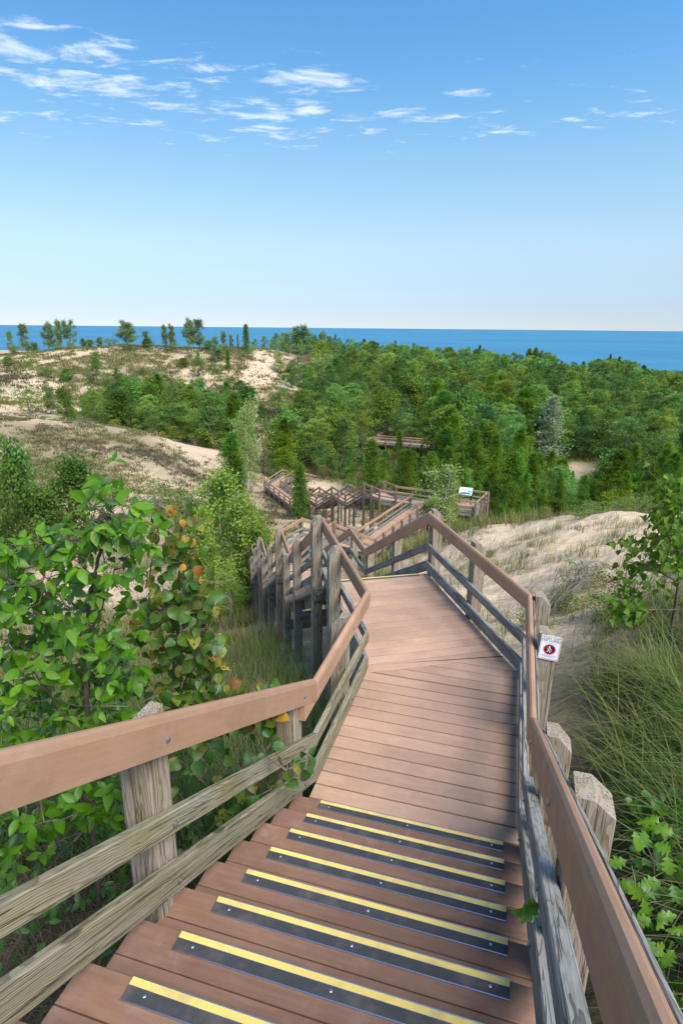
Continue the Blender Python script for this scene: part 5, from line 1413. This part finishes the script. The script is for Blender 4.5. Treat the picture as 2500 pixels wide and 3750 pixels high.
class Plant:
    def __init__(s, name, label, cat, base, twig_mat):
        s.o = thing(name, label, cat, base); s.tw = []; s.nodes = []; s.n = 0; s.extra = {}; s.tm = twig_mat
    def stem(s, pts, r0, r1):
        n = len(pts); pp = []
        for i in range(n - 1):
            for k in range(4): pp.append(Vector(pts[i]).lerp(Vector(pts[i + 1]), k / 4) + g3(.003))
        pp.append(Vector(pts[-1])); s.nodes += pp
        V, F = tube(pp, [r0 + (r1 - r0) * i / (len(pp) - 1) for i in range(len(pp))], 7)
        add('stem', V, F, s.tm, s.o, WM[s.o.name], True)
    def twig(s, p):
        p = Vector(p); below = [q for q in s.nodes if q.z < p.z + .05] or s.nodes
        q = min(below, key=lambda q: (q - p).length)
        m_ = (q + p) / 2 + g3(.015) + Vector((0, 0, -.02)); s.tw.append(tube([q, m_, p], [.0032, .0026, .0016], 5, False))
        s.nodes.append(p); return (p - q).normalized()
    def leaf(s, kind, p, d, nrm, size, pet=True):
        if pet: s.tw.append(tube([Vector(p) - Vector(d).normalized() * size * .35, p], [.0012, .001], 4, False))
        if s.n < 296: leaf_at(s.o, kind, p, d, nrm, size); s.n += 1
        else: s.extra.setdefault(kind, []).append((p, d, nrm, size))
    def trifoliate(s, kind, p, d, size):
        d = Vector(d).normalized(); up = (TOCAM + g3(.4)).normalized(); side = d.cross(up).normalized()
        b = Vector(p) + d * size * .5; s.tw.append(tube([p, b], [.0016, .0012], 4, False))
        for a, k in ((0, 1.0), (1.05, .82), (-1.05, .82)):
            dd = (d * math.cos(a) + side * math.sin(a) + Vector((0, 0, -.25)) + g3(.14)).normalized()
            s.leaf(kind, b + dd * size * .05, dd, (up + g3(.3)).normalized(), size * k * nr_.uniform(.85, 1.12), False)
    def done(s):
        if s.tw:
            V, F = merge(s.tw); add('twigs', V, F, s.tm, s.o, WM[s.o.name], True)['kind'] = 'stuff'
        for kind, L in s.extra.items():
            V, F = [], []
            for p, d, nrm, size in L:
                me = nr_.choice(LV[kind]); y = Vector(d).normalized(); z = Vector(nrm); x = y.cross(z).normalized(); z = x.cross(y); o = len(V)
                for v in me.vertices: V.append(tuple(Vector(p) + (x * v.co.x + y * v.co.y + z * v.co.z) * size))
                F += [tuple(i + o for i in q.vertices) for q in me.polygons]
            m_ = LV[kind][0].materials[0]
            o_ = add('foliage', V, F, m_, s.o, WM[s.o.name], True); o_['kind'] = 'stuff'
# hop-tree shrub, left
b0 = at(205, 1990, 2.75); b0[2] = tz(b0[0], b0[1])
hop = Plant('hop_tree_shrub', 'bright green shrub with leaflets in threes behind the left handrail', 'shrub', b0, M_BARK)
hop.stem([b0, at(198, 1640, 2.75), at(196, 1480, 2.75), at(203, 1400, 2.75), at(222, 1300, 2.72), at(250, 1225, 2.68), at(255, 1150, 2.65)], .016, .005)
hop.stem([at(196, 1475, 2.75), at(232, 1400, 2.8), at(262, 1310, 2.8)], .009, .003)
hop.stem([at(203, 1410, 2.75), at(150, 1375, 2.7), at(80, 1345, 2.6), at(20, 1330, 2.55)], .007, .003)
hop.stem([at(198, 1700, 2.75), at(120, 1600, 2.6), at(60, 1520, 2.5)], .008, .003)
hop.stem([at(200, 1800, 2.75), at(120, 1850, 2.45), at(60, 1880, 2.3)], .008, .003)
hop.stem([at(200, 1900, 2.75), at(90, 2020, 2.35), at(30, 2080, 2.25)], .008, .003)
cl_ = [(255, 1135), (222, 1160), (285, 1165), (160, 1225), (200, 1190), (300, 1195), (240, 1225), (292, 1255), (150, 1270), (190, 1285), (265, 1300), (312, 1265), (215, 1255), (175, 1250), (235, 1190), (270, 1215),
       (28, 1250), (60, 1290), (18, 1330), (55, 1400), (110, 1330), (12, 1480), (8, 1290), (85, 1255), (40, 1350), (105, 1375), (15, 1400),
       (135, 1410), (215, 1350), (240, 1430), (172, 1445), (262, 1480), (150, 1525), (230, 1530), (190, 1560), (120, 1590), (60, 1620), (222, 1620), (150, 1650), (90, 1560), (40, 1560), (180, 1690), (60, 1690), (110, 1700), (20, 1640), (255, 1570), (280, 1530),
       (195, 1840), (150, 1800), (225, 1850), (100, 1890), (60, 1900), (130, 1940), (30, 1960), (160, 1870), (20, 1880), (265, 1800), (235, 1780), (90, 1840)]
for i_, (u, v) in enumerate(cl_):
    y = nr_.uniform(2.35, 2.85) if v < 1720 else nr_.uniform(2.05, 2.5)
    p = Vector(at(u + nr_.uniform(-8, 8), v + nr_.uniform(-8, 8), y)); d = hop.twig(p)
    for k in range(2):
        hop.trifoliate('hop', p, d * .5 + g3(.6) + Vector((0, -.25, .15)), nr_.uniform(.064, .1))
for i_, (u, v) in enumerate(cl_ * 3):
    y = nr_.uniform(2.5, 3.05) if v < 1720 else nr_.uniform(2.2, 2.6)
    p = Vector(at(u + nr_.gauss(0, 24), v + nr_.gauss(0, 22), y)); d = hop.twig(p)
    hop.trifoliate('hop' if nr_.random() < .75 else 'hopshade', p, d * .5 + g3(.6) + Vector((0, -.2, .1)), nr_.uniform(.06, .095))
for k in range(330):
    u = nr_.uniform(-60, 330); v = nr_.uniform(1330, 2150); y = nr_.uniform(2.7, 3.5)
    if u > 250 and v < 1560: continue
    p = Vector(at(u, v, y)); d = g3(.6) + Vector((0, -.3, .1)); hop.trifoliate('hopshade' if v > 1700 or nr_.random() < .4 else 'hop', p, d, nr_.uniform(.06, .09))
for k in range(170):
    u = nr_.uniform(-30, 325); v = nr_.uniform(1240, 1760)
    if v < 1420 and abs(u - 215) > 120 and u > 120: continue
    hop.trifoliate('hop' if nr_.random() < .7 else 'hopshade', Vector(at(u, v, nr_.uniform(2.6, 3.1))), g3(.6) + Vector((0, -.25, .1)), nr_.uniform(.06, .095))
hop.done()
# broad-leaved vine with turning leaves
b1 = at(400, 1960, 3.3); b1[2] = tz(b1[0], b1[1])
vine = Plant('broadleaf_shrub', 'shrub with rounded yellowing spotted leaves left of the stair posts', 'shrub', b1, M_BARK)
vine.stem([b1, at(395, 1700, 3.35), at(400, 1520, 3.4), at(415, 1380, 3.4), at(410, 1260, 3.35), at(420, 1175, 3.3)], .013, .004)
vine.stem([at(400, 1530, 3.4), at(340, 1420, 3.5), at(345, 1300, 3.5), at(360, 1220, 3.45)], .008, .003)
vine.stem([at(398, 1640, 3.35), at(450, 1500, 3.35), at(490, 1420, 3.3)], .008, .003)
vine.stem([at(398, 1720, 3.35), at(500, 1620, 3.3), at(600, 1560, 3.3)], .008, .003)
for _ in range(720):
    r_ = nr_.random()
    if r_ < .26: u, v = nr_.gauss(420, 38), nr_.uniform(1160, 1420)
    elif r_ < .62: u, v = nr_.gauss(430, 60), nr_.uniform(1380, 1660)
    elif r_ < .72: u, v = nr_.gauss(345, 28), nr_.uniform(1180, 1500)
    else: u, v = nr_.uniform(430, 645), nr_.uniform(1525, 1680)
    if v < 1300 and abs(u - 415) > 70: continue
    if u > 520 and v < 1560: continue
    y = nr_.uniform(3.05, 3.6); p = Vector(at(u, v, y)); d = vine.twig(p) if nr_.random() < .7 else Vector((0, 0, 1))
    q = nr_.random(); kind = 'heart' if q < (.70 if v > 1320 else .66) else 'turn' if q < (.76 if v > 1320 else .88) else 'shade'
    sz = nr_.uniform(.048, .09) * (.85 if v < 1330 else 1.0)
    vine.leaf(kind, p, g3(.5) + Vector((0, -.25, -.75)), (Vector((.1, -.8, .45)) + g3(.35)).normalized(), sz)
vine.done()
# low leaves seen between the left rails
b2 = at(560, 1990, 3.1); b2[2] = tz(b2[0], b2[1])
low = Plant('creeping_vine', 'dark green creeping vine between the lower rails on the left', 'vine', b2, M_BARK)
low.stem([b2, at(520, 1900, 3.0), at(470, 1800, 2.9), at(430, 1760, 2.9)], .006, .003); low.stem([b2, at(600, 1850, 2.9), at(650, 1770, 2.85)], .006, .003)
for _ in range(150):
    u, v = nr_.uniform(395, 720), nr_.uniform(1690, 2010)
    if v > 1985 - .62 * (u - 400): continue
    p = Vector(at(u, v, nr_.uniform(2.7, 3.4))); low.twig(p)
    low.leaf('turn' if nr_.random() < .07 else ('shade' if nr_.random() < .75 else 'heart'), p, g3(.5) + Vector((0, -.35, -.5)), (Vector((.1, -.6, .7)) + g3(.35)).normalized(), nr_.uniform(.05, .085))
for _ in range(110):
    u, v = nr_.uniform(-10, 300), nr_.uniform(1960, 2260)
    if v > 2330 - .55 * u: continue
    p = Vector(at(u, v, nr_.uniform(1.9, 2.4))); low.leaf('hopshade', p, g3(.6) + Vector((0, -.3, -.2)), (Vector((.1, -.5, .8)) + g3(.4)).normalized(), nr_.uniform(.045, .075))
low.done()
# young cottonwood on the right
b3 = at(1545, 1440, 6.2); b3[2] = tz(b3[0], b3[1])
cot = Plant('young_cottonwood', 'young cottonwood with glossy triangular leaves at the right edge', 'tree', b3, M_BARK)
cot.stem([b3, at(1560, 1330, 6.1), at(1555, 1220, 6.0), at(1560, 1120, 5.9)], .022, .006)
cot.stem([at(1560, 1340, 6.1), at(1490, 1300, 5.8), at(1440, 1290, 5.6), at(1425, 1400, 5.5)], .011, .003)
cot.stem([at(1558, 1260, 6.0), at(1510, 1210, 5.9), at(1490, 1170, 5.8)], .009, .003)
cot.stem([at(1558, 1400, 6.1), at(1470, 1400, 5.7), at(1405, 1390, 5.5)], .007, .003)
for _ in range(820):
    r_ = nr_.random()
    if r_ < .58: u, v = nr_.gauss(1545, 34), nr_.gauss(1225, 58)
    elif r_ < .76: u, v = nr_.gauss(1452, 20), nr_.uniform(1230, 1430)
    elif r_ < .88: u, v = nr_.gauss(1550, 20), nr_.uniform(1090, 1180)
    else: u, v = nr_.uniform(1395, 1480), nr_.gauss(1395, 14)
    p = Vector(at(u, v, nr_.uniform(5.35, 6.5)))
    if nr_.random() < .3: cot.twig(p)
    cot.leaf('cot', p, g3(.45) + Vector((0, -.2, -.8)), (Vector((.1, -.8, .4)) + g3(.45)).normalized(), nr_.uniform(.06, .095))
cot.done()
# oak seedlings beside the right handrail
b4 = at(1500, 2330, 1.75); b4[2] = tz(b4[0], b4[1])
oak = Plant('oak_seedling', 'lobed bright green oak leaves growing beside the right handrail', 'seedling', b4, M_BARK)
oak.stem([b4, at(1480, 2200, 1.8), at(1465, 2080, 1.9), at(1450, 1990, 2.0)], .006, .002)
for u, v, y in [(1240, 2085, 1.72), (1262, 2110, 1.74), (1275, 2140, 1.74), (1450, 1985, 2.0), (1465, 2030, 1.95), (1480, 2070, 1.9), (1500, 2120, 1.85), (1530, 2090, 1.9), (1470, 1945, 2.1), (1455, 2120, 1.75), (1478, 2160, 1.7), (1500, 2200, 1.75), (1540, 2180, 1.8), (1525, 2240, 1.75), (1560, 2280, 1.7), (1545, 2310, 1.65), (1500, 2270, 1.7), (1560, 2130, 1.85), (1550, 2040, 2.0), (1510, 2020, 2.05), (1540, 1960, 2.1), (1480, 1900, 2.2), (1520, 1880, 2.3), (1555, 1920, 2.2)]:
    for k in range(2):
        p = Vector(at(u + nr_.uniform(-12, 12), v + nr_.uniform(-12, 12), y)); oak.leaf('oak', p, g3(.6) + Vector((-.2, -.3, -.1)), (Vector((-.1, -.5, .8)) + g3(.35)).normalized(), nr_.uniform(.06, .10))
oak.done()
# shady undergrowth along the right-hand posts
b6 = at(1520, 2100, 2.3); b6[2] = tz(b6[0], b6[1])
und = Plant('leafy_undergrowth', 'dark leafy undergrowth behind the near right posts', 'undergrowth', b6, M_BARK)
und.stem([b6, at(1500, 1980, 2.4), at(1470, 1900, 2.6)], .006, .003)
for _ in range(300):
    u, v = nr_.uniform(1400, 1600), nr_.uniform(1820, 2340)
    if u < 1440 + .10 * (v - 1900): continue
    y = np.interp(v, [1820, 2340], [2.9, 1.75]) + nr_.uniform(-.1, .25)
    p = Vector(at(u, v, y)); und.leaf('oak' if nr_.random() < .22 else 'shade', p, g3(.6) + Vector((-.1, -.3, -.2)), (Vector((0, -.5, .8)) + g3(.4)).normalized(), nr_.uniform(.045, .085))
und.done()
# russet low shrub on the sand
b5 = at(1450, 1300, 8.0); b5[2] = tz(b5[0], b5[1])
c_, t_ = broad_tree(300, 1, .55, 900, .03, 4, .05, .2, 34, .07)
M_RUS = leafy('russet_leaves', [(.16, .15, .03), (.24, .12, .05), (.10, .13, .03), (.30, .14, .07)], .35, .5)
PROTO[('rus', 0)] = (mesh_data('crown', *c_, M_RUS), mesh_data('trunk', *t_, M_TWIG)); NATH['rus'] = 1; NAMES['rus'] = ('russet_shrub', 'shrub')
tree('rus', b5[0], b5[1], .95, 'small russet and green shrub on the sand before the young cottonwood', None, 1.1)
